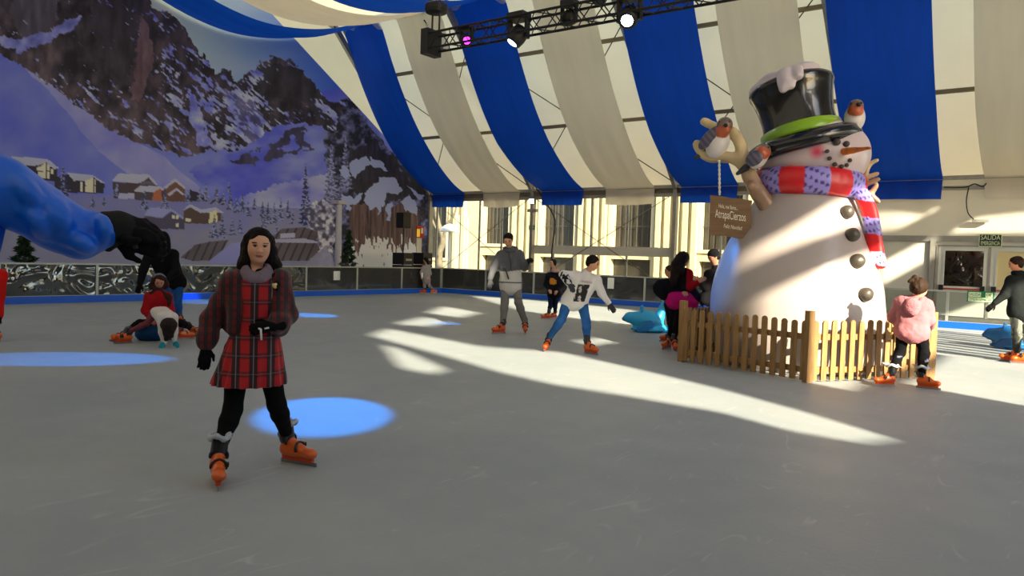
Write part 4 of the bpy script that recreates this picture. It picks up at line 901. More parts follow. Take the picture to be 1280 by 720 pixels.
m_frw = mat('frosted_white', (196, 196, 206), .6, noise=.1)
MB().lathe((p[0], p[1], 0), [(.24, 0), (.2, .1), (.13, .5), (.1, p[2]-.1), (.1, p[2])], 14).build('column', m_frw, wp, smooth=True)
MB().box((p[0]-.2, p[1]-.2, p[2]), (p[0]+.2, p[1]+.2, p[2]+.12)).build('cap', m_frw, wp)
p = onX(505, 266, -21.9); sp = thing('loudspeaker', 'black loudspeaker on a tall stand before the right end of the mural', 'loudspeaker', (p[0], p[1], 0)); z = p[2]
MB().box((p[0]-.22, p[1]-.21, z-.62), (p[0]+.18, p[1]+.23, z)).build('cabinet', m_black, sp); MB().tube([(p[0], p[1], 0), (p[0], p[1], z-.6)], .03, 8).build('pole', m_black, sp)
t = MB()
for a in (0, 2.1, 4.2): t.tube([(p[0], p[1], .5), (p[0]+.45*math.cos(a), p[1]+.45*math.sin(a), .02)], .018, 6)
t.build('tripod', m_black, sp)
for x, X, lab in [(504, -20.4, 'black flight case stack behind the barrier, left of the pair'), (528, -20.4, 'black flight case stack behind the barrier, right of the pair, behind the small skater')]:
    p = onX(x, 316, X); c = thing('flight_case', lab, 'case', (X, p[1], 0), 'flight cases behind the barrier'); z = p[2]
    for k in range(3): MB().box((X-.3, p[1]-.26, .02+k*z/3), (X+.3, p[1]+.26, .02+(k+1)*z/3-.02)).build('box', m_black, c)
    MB().box((X+.3, p[1]-.16, z-.3), (X+.315, p[1]+.16, z-.22)).build('latch_plate', m_alu, c)
p = onX(525, 290, -21.2); e = thing('fire_point', 'red and yellow fire extinguisher sign on a white post near the tent corner', 'sign', (p[0], p[1], 0)); m_yel = mat('yellow_sign', (236, 196, 60), .5, emit=(236, 190, 60), es=.25)
MB().box((p[0]-.02, p[1]-.22, p[2]-.24), (p[0]+.02, p[1]+.22, p[2]+.24)).build('plate', m_red, e); MB().box((p[0]+.02, p[1]-.21, p[2]-.2), (p[0]+.026, p[1]-.03, p[2]+.12)).build('symbol', m_yel, e)
MB().box((p[0]-.02, p[1]+.04, p[2]-.06), (p[0]+.026, p[1]+.16, p[2]+.16)).build('symbol', m_ivory, e)
MB().box((p[0]-.07, p[1]-.14, 0), (p[0]-.02, p[1]+.14, p[2]-.2)).build('board', m_panel, e)
# black tarpaulin heap behind the far barrier
X0 = -17.55
V = [(X0, 22.0, 0), (X0+3.6, 22.0, 0), (X0+3.5, 22.1, .76), (X0+.9, 22.1, .8), (X0, 23.4, 0), (X0+3.6, 23.4, 0), (X0+3.5, 23.2, .76), (X0+.9, 23.2, .8)]
o = obj('tarpaulin_cover', V, [(0, 1, 2, 3), (5, 4, 7, 6), (4, 0, 3, 7), (1, 5, 6, 2), (3, 2, 6, 7), (4, 5, 1, 0)], m_blackf); tag(o, 'black covered machine with a sloping end behind the far barrier', 'cover')
for x0, x1 in [(-13.7, -10.4)]:
    o = MB().box((x0, 22, 0), (x1, 23, .62)).build('equipment_crate', m_blackf); tag(o, 'long low black covered crate behind the far barrier', 'crate')
# ================================================================== people
m_cloth = mat('cloth', rough=.9, attr=True, bump=.35, bscale=22, spec=.12)
m_knit = mat('knit', rough=.95, attr=True, bump=.6, bscale=60, spec=.1)
m_skin = mat('skin', rough=.55, attr=True, spec=.3)
m_hair = mat('hair', rough=.6, spec=.12, attr=True, bump=.6, bscale=30, stretch=(1, 1, .12))
m_skate = mat('skate_plastic', rough=.32, attr=True, coat=.2)
m_blade = mat('steel_blade', (150, 152, 155), .3, .8)
SK = (205, 152, 122); HR = (24, 17, 14); ORG = (216, 92, 18)
class Head:
    def __init__(s, c, look, up, hh): s.c = c; s.f = U(look); s.s = U(np.cross(s.f, up)); s.u = np.cross(s.s, s.f); s.h = hh; s.ax = np.array([s.s, s.f, s.u])
    def Q(s, a, f, u): return s.c+(s.s*a+s.f*f+s.u*u)*s.h
    def E(s, p, R, c=None, op='+', k=None): return ell(s.Q(*p), np.array(R)*s.h, s.ax, c, k, op)
    def prims(s, sk, lips=(176, 92, 84), fine=True, brow=HR):
        h = s.h; q = [s.E((0, -.04, .12), (.34, .43, .38), sk), s.E((0, .12, -.12), (.295, .28, .34), sk), s.E((0, .2, -.35), (.15, .14, .12), sk), s.E((0, .26, .08), (.25, .16, .2), sk),
             cone(s.Q(0, .37, .02), s.Q(0, .455, -.13), .035*h, .05*h, sk, .03*h), s.E((.05, .41, -.145), (.035, .04, .03), sk, k=.02*h), s.E((-.05, .41, -.145), (.035, .04, .03), sk, k=.02*h), s.E((0, .345, -.275), (.085, .06, .035), sk, k=.03*h)]
        for e in (-1, 1):
            q += [s.E((e*.15, .27, -.1), (.09, .09, .1), sk), s.E((e*.325, -.02, -.03), (.03, .075, .11), sk, k=.02*h)]
            q += [s.E((e*.135, .415, .02), (.07, .045, .035), op='-', k=.05*h), s.E((e*.13, .345, .015), (.062, .06, .05), sk, k=.01*h)]
        if fine:
            q += [s.E((0, .36, -.258), (.115, .10, .020), (160, 84, 78), 'p'), s.E((0, .36, -.287), (.09, .10, .022), lips, 'p'), s.E((0, .36, -.270), (.125, .10, .007), (88, 44, 42), 'p')]
            for e in (-1, 1):
                q += [s.E((e*.13, .40, .012), (.064, .06, .028), (160, 140, 130), 'p'), s.E((e*.13, .41, .014), (.034, .06, .030), (24, 16, 13), 'p'), s.E((e*.135, .38, .038), (.078, .07, .016), (34, 22, 19), 'p'), s.E((e*.14, .36, .10), (.088, .12, .02), brow, 'p')]
        else:
            q += [s.E((0, .36, -.275), (.08, .08, .03), lips, 'p')]
            for e in (-1, 1): q += [s.E((e*.13, .38, .015), (.055, .08, .03), (40, 28, 24), 'p'), s.E((e*.14, .36, .10), (.088, .12, .03), brow, 'p')]
        return q
    def cap(s, c, k=1.):
        return [s.E((0, -.07, .15), (.385, .46, .415), c), s.E((0, -.22, -.08), (.33, .27, .3), c), s.E((0, .50, -.10), (.30, .40, .42), op='-', k=.06*s.h)]
    def hairm(s, prims, par, h, warp=.009, c=HR):
        return sdfo('hair', prims, h, m_hair, par, k=.03, warp=warp, wscale=26, default=c, colfn=lambda V, C: np.clip(C*(1+.5*fbm(np.stack([(V @ s.s)*90, (V @ s.f)*90, V[:, 2]*6], 1), 2))[:, None], 0, 1))
def hand_prims(w, d, n, th, c, k=1., curl=.5):
    """palm and five jointed fingers: w wrist, d along the hand, n out of the back of the hand, th thumb side"""
    d = U(d); n = U(n-d*np.dot(n, d)); t = np.cross(d, n); t = t if np.dot(t, th) > 0 else -t
    q = [cone(w-d*.02*k, w+d*.03*k, .026*k, .028*k, c), cone(w+d*.035*k+t*.018*k, w+d*.085*k+t*.024*k, .017*k, .015*k, c), cone(w+d*.035*k-t*.014*k, w+d*.08*k-t*.026*k, .017*k, .014*k, c), cone(w+d*.04*k, w+d*.085*k, .018*k, .016*k, c)]
    for o, L, r in ((.030, .072, .0088), (.010, .080, .0092), (-.010, .074, .0088), (-.029, .058, .0078)):
        p = w+(d*.088+t*o)*k; a = curl*.6
        for i, f in enumerate((.45, .32, .25)):
            e = p+(d*math.cos(a)-n*math.sin(a))*L*f*k; q.append(cone(p, e, r*k*(1.05-.08*i), r*k*(.97-.08*i), c, .006*k)); p = e; a += curl*.9
    p = w+(d*.03+t*.026)*k; a = p+(d*.026+t*.024-n*.006)*k; b = a+(d*.030+t*.006-n*.012*curl)*k
    return q+[cone(p, a, .013*k, .0105*k, c, .01*k), cone(a, b, .0105*k, .008*k, c, .006*k)]
def skate(par, g, toe, k=1., tilt=(0, 0, 0), org=ORG, cuffc=(22, 22, 24), ribbon=True):
    """rental skate: orange shell, black cuff and straps, steel blade; g = ice point under the foot, returns the ankle"""
    t = np.asarray(toe, float); t = U(np.array([t[0], t[1], t[2] if len(t) > 2 else 0.])); up = U(np.array([0, 0, 1.])+np.asarray(tilt)); up = U(up-t*up.dot(t)); s = np.cross(t, up); Q = lambda a, b, c: g+(t*a+s*b+up*c)*k
    pr = [cone(Q(-.04, 0, .11), Q(-.035, 0, .20), .044*k, .043*k), cone(Q(-.055, 0, .095), Q(.03, 0, .09), .042*k, .04*k), cone(Q(.0, 0, .10), Q(.15, 0, .082), .043*k, .034*k), ell(Q(.155, 0, .085), (.045*k, .043*k, .032*k), np.array([t, s, up])), cone(Q(-.03, 0, .16), Q(.07, 0, .11), .035*k, .035*k)]
    b = sdfo('ice_skate', pr, .009*max(k, .8), m_skate, par, k=.02*k, default=org)
    MB().obox(Q(.045, 0, .045), [t, s, up], (.125*k, .014*k, .018*k)).build('blade_holder', mat('orange_holder', (206, 70, 18), .4) if 'orange_holder' not in bpy.data.materials else bpy.data.materials['orange_holder'], b)
    MB().obox(Q(.05, 0, .014), [t, s, up], (.148*k, .003*k, .014*k)).build('blade', m_blade, b)
    cu_ = [cone(Q(-.04, 0, .175), Q(-.045, 0, .25), .052*k, .05*k), ell(Q(-.09, 0, .2), (.02*k, .03*k, .03*k), np.array([t, s, up]))]
    sdfo('cuff', cu_, .009*max(k, .8), m_skate, b, k=.015*k, default=cuffc)
    T = MB()
    for a, c, w in [(.055, .118, .046), (-.02, .165, .052)]:
        T.tube([Q(a+.01*abs(math.sin(x)), math.sin(x)*w, c+math.cos(x)*w*.8) for x in np.linspace(-2., 2., 13)], .009*k, 6)
    T.obox(Q(.06, -.045, .13), [t, s, up], (.018*k, .012*k, .012*k)); T.build('strap', m_black, b)
    return Q(-.04, 0, .20), b
def person(label, A, J, look, S=1., sk=SK, hair=HR, hh=None, upc=None, upm=None, updef=None, legc=None, h=.012, feet=None, gloves=(None, None), upinf=.016, sleeve=True, bodyh=None, cap=True, fine=False, roll=0, longhair=None, legm=None, warp=.006, hem=0., curl=(.5, .5), skk=None, noskate=False, loose=0., hold=None, hdir=(None, None), name='person'):
    """J: joints as picture positions (x, y, depth offset) on the figure plane A (ice point)"""
    fgp = Fig(A); P = lambda q: fgp.P(*q) if len(q) <= 3 else None
    j = {k: P(v) for k, v in J.items()}
    root = thing(name, label, 'person', (A[0], A[1], 0)); hh = hh or .225*S
    up = U(j['head']-j['neck']+np.array([0, 0, .12])); lk = U(fgp.W(*look)); up = U(up*.5+np.array([0, 0, .5])+fgp.u*roll) if abs(lk[2]) < .8 else U(up)
    H = Head(j['head'], lk, up, hh); r = S
    shm = (j['shL']+j['shR'])/2; hpm = (j['hpL']+j['hpR'])/2; an = {}
    skk = skk or S
    for sd, f in zip('LR', feet or []):
        g = f[0]; tw = U(fgp.W(*f[1], 0)) if len(f[1]) == 2 else U(fgp.W(*f[1])); an[sd], _ = skate(root, g, tw, skk, fgp.W(*f[2]) if len(f) > 2 else (0, 0, 0))
    for sd in 'LR':
        if 'an'+sd in j and sd not in an: an[sd] = j['an'+sd]
    def torso(i):
        q = []
        wv = U(j['shR']-j['shL'])
        for sd in 'LR':
            a = j['sh'+sd]; b = j['hp'+sd]; ai = a+(shm-a)*.30+(hpm-shm)*.09; m_ = a*.5+b*.5; mi = m_+((shm+hpm)/2-m_)*.35; bi = b+(hpm-b)*.25
            q += [cone(ai, mi, (.088+i)*r, (.082+i)*r, None, .05*r), cone(mi, bi, (.082+i)*r, (.098+i)*r, None, .05*r), cone(a, shm*.7+j['neck']*.3, (.050+i)*r, (.05+i)*r, None, .04*r)]
        q += [cone(shm*.85+hpm*.15, hpm, (.09+i)*r, (.095+i)*r)]
        return q
    def arm(sd, i, end=1.):
        a, b, c = j['sh'+sd], j['el'+sd], j['wr'+sd]; c = b+(c-b)*end
        return [cone(a, b, (.050+i*1.1)*r, (.040+i)*r), cone(b, c, (.040+i)*r, (.028+i*.8)*r)]
    def leg(sd, i, t=1.):
        a, b, c = j['hp'+sd], j['kn'+sd], an.get(sd, j['kn'+sd]); mid = b+(c-b)*.3; c = b+(c-b)*t
        return [cone(a, b, (.082+i)*r, (.055+i)*r), cone(b, mid, (.055+i)*r, (.054+i)*r), cone(mid, c, (.054+i)*r, (.038+i)*r)]
    # body: one continuous surface from head to ankles
    pr = H.prims(sk, fine=fine, brow=hair); nk = [cone(j['neck']-(j['neck']-shm)*.2, H.Q(0, -.02, -.2), .05*r, .047*r, sk)]
    bd_ = pr+nk+torso(-.004)
    for sd in 'LR': bd_ += arm(sd, -.003)+(leg(sd, -.004) if 'kn'+sd in j else [])
    ex = []
    for n_, sd in enumerate('LR'):
        d = U(j['wr'+sd]-j['el'+sd]) if hdir[n_] is None else U(fgp.W(*hdir[n_])); nrm = fgp.W(.3 if sd == 'L' else -.3, -1, .3); thd = fgp.W(1 if sd == 'L' else -1, -.3, .2)
        gc = gloves[n_]; hp = hand_prims(j['wr'+sd], d, nrm, thd, gc or sk, (S*1.0 if gc is None else S*1.12), curl[n_])
        if gc is None: ex.append(sdf_mesh(hp, .0055*max(S, .8), .008, default=sk))
        else: sdfo('glove', hp+[cone(j['wr'+sd]-d*.05, j['wr'+sd], .038*S, .034*S)], .0065*max(S, .8), m_cloth, root, k=.008, default=gc)
    sdfo('body', bd_, bodyh or h, m_skin, root, k=.03*r, default=sk, extra=ex)
    # clothes
    if upc is not None or updef is not None:
        q = torso(upinf)
        if hem: q += [cone(hpm, hpm+(hpm-shm)*hem, (.10+upinf+loose)*r, (.11+upinf+loose)*r, None, .06)]+[cone(j['hp'+sd], j['hp'+sd]+(hpm-shm)*hem*.8, (.09+upinf)*r, (.09+upinf)*r) for sd in 'LR']
        q += [cone(j['neck']+(shm-j['neck'])*.6, j['neck'], (.07+upinf)*r, (.048+upinf)*r)]
        if sleeve:
            for sd in 'LR': q += arm(sd, upinf, .97)
        sdfo(upm or 'jacket', q, h, m_cloth, root, k=.035*r, warp=warp, wscale=11, default=updef or upc, colfn=(lambda V, C: upc(V, C, fgp, j)) if callable(upc) else None)
    if legc is not None:
        q = [cone(j['hpL'], j['hpR'], .10*r, .10*r)]+[cone(hpm, hpm+U(shm-hpm)*.08, .1*r, .09*r)]
        for sd in 'LR': q += leg(sd, .008+loose*.4, .96)
        sdfo(legm or 'trousers', q, h, m_cloth, root, k=.03*r, warp=warp*.8, wscale=13, default=legc if not callable(legc) else (90, 90, 90), colfn=(lambda V, C: legc(V, C, fgp, j)) if callable(legc) else None)
    if cap:
        q = H.cap(hair)
        if longhair: q += longhair(H, j, fgp)
        H.hairm(q, root, h*.8, c=hair)
    return root, H, j, fgp, an
def gp(x, y): return gnd(x, y)
# ---------------------------------------------------------------- the girl in the plaid dress
GA = (gp(268, 600)+gp(366, 578))/2; fg1 = Fig(GA)
def plaid(dark):
    """tartan laid on the cloth: red ground, black bands, thin grey-white lines"""
    m, t, b, o = nt('tartan_dark' if dark else 'tartan'); N = t.nodes; L = t.links; b.inputs['Roughness'].default_value = .85; b.inputs['Sheen Weight'].default_value = .2
    tc = N.new('ShaderNodeTexCoord'); mp = N.new('ShaderNodeMapping'); L.new(tc.outputs['Object'], mp.inputs[0]); mp.inputs['Rotation'].default_value = (0, 0, -math.atan2(fg1.u[1], fg1.u[0]))
    k = 2.2 if dark else 1.; mp.inputs['Location'].default_value = (.022, 0, .012)
    sx = N.new('ShaderNodeSeparateXYZ'); L.new(mp.outputs[0], sx.inputs[0]); out = []
    def band(src, per, a, w, soft=.0015):
        d = N.new('ShaderNodeMath'); d.operation = 'PINGPONG'; d.inputs[1].default_value = per/2
        ad = N.new('ShaderNodeMath'); ad.operation = 'ADD'; ad.inputs[1].default_value = 10*per-a; L.new(src, ad.inputs[0]); L.new(ad.outputs[0], d.inputs[0])
        r = N.new('ShaderNodeMapRange'); r.inputs[1].default_value = w; r.inputs[2].default_value = w+soft; r.inputs[3].default_value = 1; r.inputs[4].default_value = 0; L.new(d.outputs[0], r.inputs[0]); return r.outputs[0]
    def mixc(f, a, c, fac=1.):
        m_ = N.new('ShaderNodeMath'); m_.operation = 'MULTIPLY'; m_.inputs[1].default_value = fac; L.new(f, m_.inputs[0])
        x = N.new('ShaderNodeMix'); x.data_type = 'RGBA'; L.new(m_.outputs[0], x.inputs[0]); L.new(a, x.inputs[6]); x.inputs[7].default_value = rgba(c); return x.outputs[2]
    base = N.new('ShaderNodeRGB'); base.outputs[0].default_value = rgba((176, 14, 20) if not dark else (98, 8, 15)); c = base.outputs[0]
    px_, pz_ = .098/k, .105/k
    for ch, per in ((0, px_), (2, pz_)):
        c = mixc(band(sx.outputs[ch], per, 0, .022/k if ch == 0 else .016/k), c, (10, 7, 10), .93 if ch == 0 else .6)
    for ch, per in ((0, px_), (2, pz_)):
        c = mixc(band(sx.outputs[ch], per, 0, .0022/k), c, (128, 122, 138), (.75 if ch == 0 else .3) if not dark else .06)
    L.new(c, b.inputs['Base Color'])
    n = N.new('ShaderNodeTexNoise'); n.inputs['Scale'].default_value = 9; L.new(tc.outputs['Object'], n.inputs['Vector']); u = N.new('ShaderNodeBump'); u.inputs['Strength'].default_value = .4; u.inputs['Distance'].default_value = .02
    L.new(n.outputs[0], u.inputs['Height']); L.new(u.outputs[0], b.inputs['Normal']); return m
m_tart = plaid(False); m_tartd = plaid(True)
GJ = dict(head=(323, 308, 0), neck=(319, 338, .02), shL=(289, 353, 0), shR=(349, 350, 0), elL=(264, 398, .02), elR=(360, 393, 0), wrL=(257, 433, -.03), wrR=(341, 408, -.17), hpL=(299, 438, 0), hpR=(332, 437, 0), knL=(291, 512, -.04), knR=(346, 506, -.03))
root, H, j, f1, an = person('girl in a red tartan dress and grey neck warmer standing on orange skates in front', GA, GJ, (.10, -1, -.02), S=.86, sk=(226, 168, 136), hair=(16, 10, 9), hh=.212, h=.0065, bodyh=.0042, feet=[(gp(269, 603), (.12, -1), (.12, 0, 0)), (gp(366, 579), (.78, -.7), (-.14, 0, 0))], gloves=((14, 14, 16), (14, 14, 16)), fine=True, legc=(14, 14, 15), legm='tights', warp=.0, curl=(.55, .9), hdir=((-.05, -.1, -1), (-.9, -.35, -.1)), skk=.93,
    longhair=lambda H, j, f: chain(spline([H.Q(-.27, -.12, .1), H.Q(-.34, -.1, -.3), H.Q(-.44, -.10, -.75), f.P(291, 346, .0), f.P(288, 356, .04)], 9), np.interp(range(9), [0, 3, 8], [.040, .042, .018]), (16, 10, 9))+chain(spline([H.Q(.25, -.12, .1), H.Q(.29, -.1, -.3), H.Q(.32, -.08, -.7), f.P(343, 346, -.04), f.P(346, 362, -.10)], 9), np.interp(range(9), [0, 3, 8], [.032, .034, .010]), (26, 16, 13))+[ell(H.Q(0, -.35, -.45), (.09, .055, .14), H.ax, (16, 10, 9)), cone(H.Q(-.28, .06, .2), H.Q(-.34, .08, -.4), .024, .026, (16, 10, 9)), cone(H.Q(.27, .04, .2), H.Q(.31, .04, -.4), .016, .020, (26, 16, 13))])
def ringmesh(name, rows, m, par, n=72, pleat=None, smooth=True):
    V = []
    for i, (c, a, b) in enumerate(rows):
        for k in range(n):
            t = 2*math.pi*k/n; q = 1+(pleat(i/(len(rows)-1), t) if pleat else 0); V.append(c+f1.u*a*q*math.cos(t)+f1.v*b*q*math.sin(t))
    return obj(name, V, grid_faces_wrap(len(rows), n), m, par, smooth=smooth)
def grid_faces_wrap(r, n): return [(i*n+k, i*n+(k+1) % n, (i+1)*n+(k+1) % n, (i+1)*n+k) for i in range(r-1) for k in range(n)]
def rowat(xl, xr, y, dep, dv=0):
    a, b = f1.P(xl, y, dv), f1.P(xr, y, dv); return ((a+b)/2, np.linalg.norm(b-a)/2, dep)
key = [rowat(301, 345, 341, .075), rowat(292, 350, 352, .10), rowat(291, 350, 372, .115), rowat(294, 346, 395, .11), rowat(292, 346, 412, .11), rowat(286, 350, 420, .125), rowat(279, 353, 438, .145), rowat(272, 355, 458, .165), rowat(266, 357, 473, .18), rowat(264, 357, 480, .185)]
arr = spline([np.concatenate([c, [a, b]]) for c, a, b in key], 60); rows = [(q[:3], q[3], q[4]) for q in arr]
rr_ = [(c+np.array([0, 0, -.006*math.cos(i)]) if i == 59 else c, a, b) for i, (c, a, b) in enumerate(rows)]
ringmesh('dress', rr_, m_tart, root, 120, lambda s, t: (.055*max(0, (s-.5)/.5)*math.sin(t*17+.5*math.sin(t*5))+.01*math.sin(t*4+s*9)))
# jacket: open over the dress front, darker smaller tartan
tq = []
for sd, sx_ in (('L', 1), ('R', -1)):
    a, b, c = j['sh'+sd], j['el'+sd], j['wr'+sd]; c = b+(c-b)*.93
    tq += [cone(a, a*.45+b*.55, .052, .054, None, .03), cone(a*.45+b*.55, b, .054, .054), cone(b, b*.35+c*.65, .054, .052), cone(b*.35+c*.65, c, .052, .036), ball(b*.25+c*.75-np.array([0, 0, .012]), .052)]
    ins = f1.P(296 if sd == 'L' else 348, 372, .03); low = f1.P(291 if sd == 'L' else 349, 408, .03)
    tq += [cone(a, ins, .062, .064, None, .05), cone(ins, low, .064, .05, None, .04)]
    xo = (297, 293) if sd == 'L' else (347, 350)
    tq += [cone(f1.P(xo[0], 352, -.04), f1.P(xo[0], 382, -.055), .045, .045, None, .04), cone(f1.P(xo[0], 382, -.055), f1.P(xo[1], 412, -.06), .045, .045, None, .04)]
tq += [cone(j['shL']+f1.v*.05, j['shR']+f1.v*.05, .06, .06), cone(f1.P(300, 375, .09), f1.P(340, 375, .09), .06, .06), cone(f1.P(300, 405, .08), f1.P(338, 405, .08), .05, .05), cone(j['shL']*.7+j['neck']*.3, j['neck']+f1.v*.02, .05, .05)]
sdfo('jacket', tq, .0065, m_tartd, root, k=.04, warp=.007, wscale=12)
# neck warmer
m_warm = mat('mauve_grey_knit', (122, 106, 118), .9, bump=.5, bscale=40, noise=.08)
t0 = f1.P(321, 341, -.01); pr = []
for dz, R, r in ((.040, .056, .010), (.024, .060, .013), (.004, .066, .015), (-.018, .072, .016), (-.036, .074, .012)):
    c = t0+np.array([0, 0, dz]); pts = [c+f1.u*R*1.12*math.cos(a)+f1.v*R*math.sin(a)+np.array([0, 0, .008*math.cos(a+2.2)*(-dz*30)-(.030+dz*.3)*max(0, -math.sin(a))**2]) for a in np.linspace(0, 2*math.pi, 25)]
    pr += chain(pts, [r]*25, None, .02)
sdfo('neck_warmer', pr, .0045, m_warm, root, k=.012, warp=.003, wscale=25)
p = f1.P(343, 357.5, -.155); sdfo('brooch', [ell(p, (.011, .006, .018), np.array([U(f1.u+f1.z*.6), f1.v, U(f1.z-f1.u*.6)]), (232, 190, 110)), ball(p+f1.u*.008+f1.z*.01, .008, (240, 226, 190))], .003, m_attg, root, k=.004)
p0 = f1.P(326, 411, -.26); T = MB(); T.tube([p0, p0-f1.z*.065+f1.u*.004], .006, 8); T.tube([p0+f1.u*.02, p0+f1.u*.045+f1.z*.006], .005, 8); T.tube([p0, p0-f1.u*.015], .005, 6); cl = T.build('key_tag', m_paper, smooth=True); tag(cl, 'small white cord toggle held in the gloved hand of the tartan girl', 'toggle')
for sd in 'LR':
    a = an[sd]; pr = []; c = a+f1.z*.075
    pts = [c+f1.u*.052*math.cos(t)+f1.v*.052*math.sin(t)+f1.z*(.010*math.sin(3*t+(1 if sd == 'L' else 3))) for t in np.linspace(0, 2*math.pi, 25)]
    sdfo('boot_liner', chain(pts, [.009+.004*(i % 3) for i in range(25)])+[cone(c+f1.u*.05, c+f1.u*.075+f1.z*.012, .008, .004)], .005, mat('clear_plastic_bag', (178, 182, 186), .3) if 'clear_plastic_bag' not in bpy.data.materials else bpy.data.materials['clear_plastic_bag'], root, k=.008, warp=.004, wscale=40)
# ---------------------------------------------------------------- boy in the white printed shirt
A = (gp(684, 437)+gp(735, 442))/2
def shirt(V, C, f, j):
    q = V-f.A; u = q @ f.u; z = V[:, 2]; front = (q @ f.v) < .02; C = np.tile(lin((214, 210, 206)), (len(V), 1))
    c = f.P(726.5, 366); du = u-(c-f.A) @ f.u; dz = z-c[2]; s = du-dz*.28
    m_ = front & (np.abs(s) < .085) & (np.abs(dz) < .125); n = fbm(np.stack([u*26, z*26, u*0], 1), 3)
    C[m_ & (n < .12)] = lin((44, 44, 44)); C[m_ & (n >= .12)] = lin((190, 180, 174)); return C
J = dict(head=(741, 329, -.05), neck=(733, 340, 0), shL=(719, 345, 0), shR=(746, 350, 0), elL=(704, 343, -.12), elR=(752, 366, 0), wrL=(711, 354, -.25), wrR=(761, 379, -.05), hpL=(711, 373, .02), hpR=(727, 376, .02), knL=(702, 399, 0), knR=(733, 403, -.02))
r2, H, j, f2, an = person('boy in a white printed long-sleeved shirt and blue jeans leaning sideways on orange skates', A, J, (.85, -.35, -.35), S=.93, sk=(204, 146, 112), hair=(24, 18, 16), h=.010, feet=[(gp(683, 438), (-.2, -1), (.15, 0, 0)), (gp(736, 442), (.75, -.75), (-.05, 0, 0))], gloves=((62, 62, 66), (58, 58, 62)), upc=shirt, upm='shirt', updef=(214, 210, 206), hem=.14, loose=.01, legc=lambda V, C, f, j: np.clip(lin((44, 92, 150))*(1+.5*fbm(V*np.array([7, 7, 7.]), 3))[:, None], 0, 1), legm='jeans', upinf=.02, roll=.12)
c = f2.P(733, 352.5, -.145); text_mesh('CANADIENS', .045, c, f2.u-f2.z*.12, f2.z+f2.u*.12, mat('dark_red_print', (110, 40, 44), .7), r2, name='shirt_lettering', width=.17)
c = j['elL']*.45+j['wrL']*.55; sdfo('patterned_cuff', [cone(j['elL']+(j['wrL']-j['elL'])*.1, j['wrL'], .066, .05)], .01, m_cloth, r2, colfn=lambda V, C: np.where((fbm(V*24, 2) > .02)[:, None], lin((206, 204, 202)), lin((30, 30, 32))))
# ---------------------------------------------------------------- boy in the grey hooded top
A = (gp(626, 417)+gp(656, 416.5))/2
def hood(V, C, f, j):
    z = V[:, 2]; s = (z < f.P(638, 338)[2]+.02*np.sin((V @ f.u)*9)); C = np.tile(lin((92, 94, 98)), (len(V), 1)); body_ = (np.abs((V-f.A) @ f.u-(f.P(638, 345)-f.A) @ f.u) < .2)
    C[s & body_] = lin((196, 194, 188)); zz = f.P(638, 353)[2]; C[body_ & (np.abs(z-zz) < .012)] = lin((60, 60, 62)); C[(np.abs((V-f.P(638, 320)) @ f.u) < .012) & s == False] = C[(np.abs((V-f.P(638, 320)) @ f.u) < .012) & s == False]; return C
def grad(V, C, f, j): return np.clip(lin((120, 118, 116))*(1+.15*fbm(V*8, 2))[:, None], 0, 1)
J = dict(head=(635.5, 300, -.04), neck=(638, 312, 0), shL=(626, 319, 0), shR=(649, 318, 0), elL=(616, 337, .02), elR=(656, 334, -.08), wrL=(612.5, 349, -.06), wrR=(660, 326, -.28), hpL=(632, 352, 0), hpR=(645, 352, 0), knL=(631, 378, -.03), knR=(648, 378, -.03))
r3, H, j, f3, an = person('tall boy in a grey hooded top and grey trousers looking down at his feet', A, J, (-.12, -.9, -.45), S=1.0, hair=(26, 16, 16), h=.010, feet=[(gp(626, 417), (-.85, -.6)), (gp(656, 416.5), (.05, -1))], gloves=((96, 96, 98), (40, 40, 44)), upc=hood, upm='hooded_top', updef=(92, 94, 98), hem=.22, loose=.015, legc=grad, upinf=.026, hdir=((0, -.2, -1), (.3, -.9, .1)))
sdfo('hood', chain([j['neck']+f3.u*.10*math.cos(t)+f3.v*(.02+.09*math.sin(t))+f3.z*(.0+.03*math.sin(t)) for t in np.linspace(-2.2, 5.4, 16)], [.038]*16), .01, m_cloth, r3, warp=.006, default=(84, 86, 90))
MB().tube([f3.P(636, 315, -.145), f3.P(638.5, 328, -.16), f3.P(639, 337, -.16)], .008, 6).build('zip', m_black, r3)
MB().tube([f3.P(631, 334, -.16), f3.P(636, 349, -.17)], .014, 6).build('strap', m_black, r3)
# ---------------------------------------------------------------- child in the black jumper
A = (gp(684, 398)+gp(691, 398))/2+Fig(gp(687, 398)).v*.03
def bear(V, C, f, j):
    C = np.tile(lin((20, 22, 30)), (len(V), 1)); q = V-f.P(691, 353); d = np.hypot(q @ f.u, V[:, 2]-f.P(691, 352)[2]); fr = ((V-f.A) @ f.v) < 0; C[fr & (d < .075+.03*fbm(V*20, 2))] = lin((196, 128, 40)); return C
J = dict(head=(691, 329, 0), neck=(694, 339, 0), shL=(685, 344, 0), shR=(700, 343, 0), elL=(682, 356, .0), elR=(703, 355, 0), wrL=(686, 362, -.14), wrR=(697, 363, -.12), hpL=(688.5, 367, 0), hpR=(697, 367, 0), knL=(688, 382, -.02), knR=(694, 382, 0))
r4, H, j, f4, an = person('child in a black jumper with an orange bear standing by the far barrier', A, J, (-.9, -.45, .05), S=.78, hair=(34, 26, 22), h=.012, feet=[(gp(684, 398.5), (-1, -.25)), (gp(692, 398), (-.9, -.45))], upc=bear, upm='jumper', updef=(20, 22, 30), hem=.1, legc=(20, 26, 48), upinf=.02)
sdfo('scarf', chain([j['neck']+f4.u*.07*math.cos(t)+f4.v*.065*math.sin(t)+f4.z*.01 for t in np.linspace(0, 6.3, 14)], [.032]*14), .01, m_cloth, r4, default=(196, 158, 146), warp=.004)
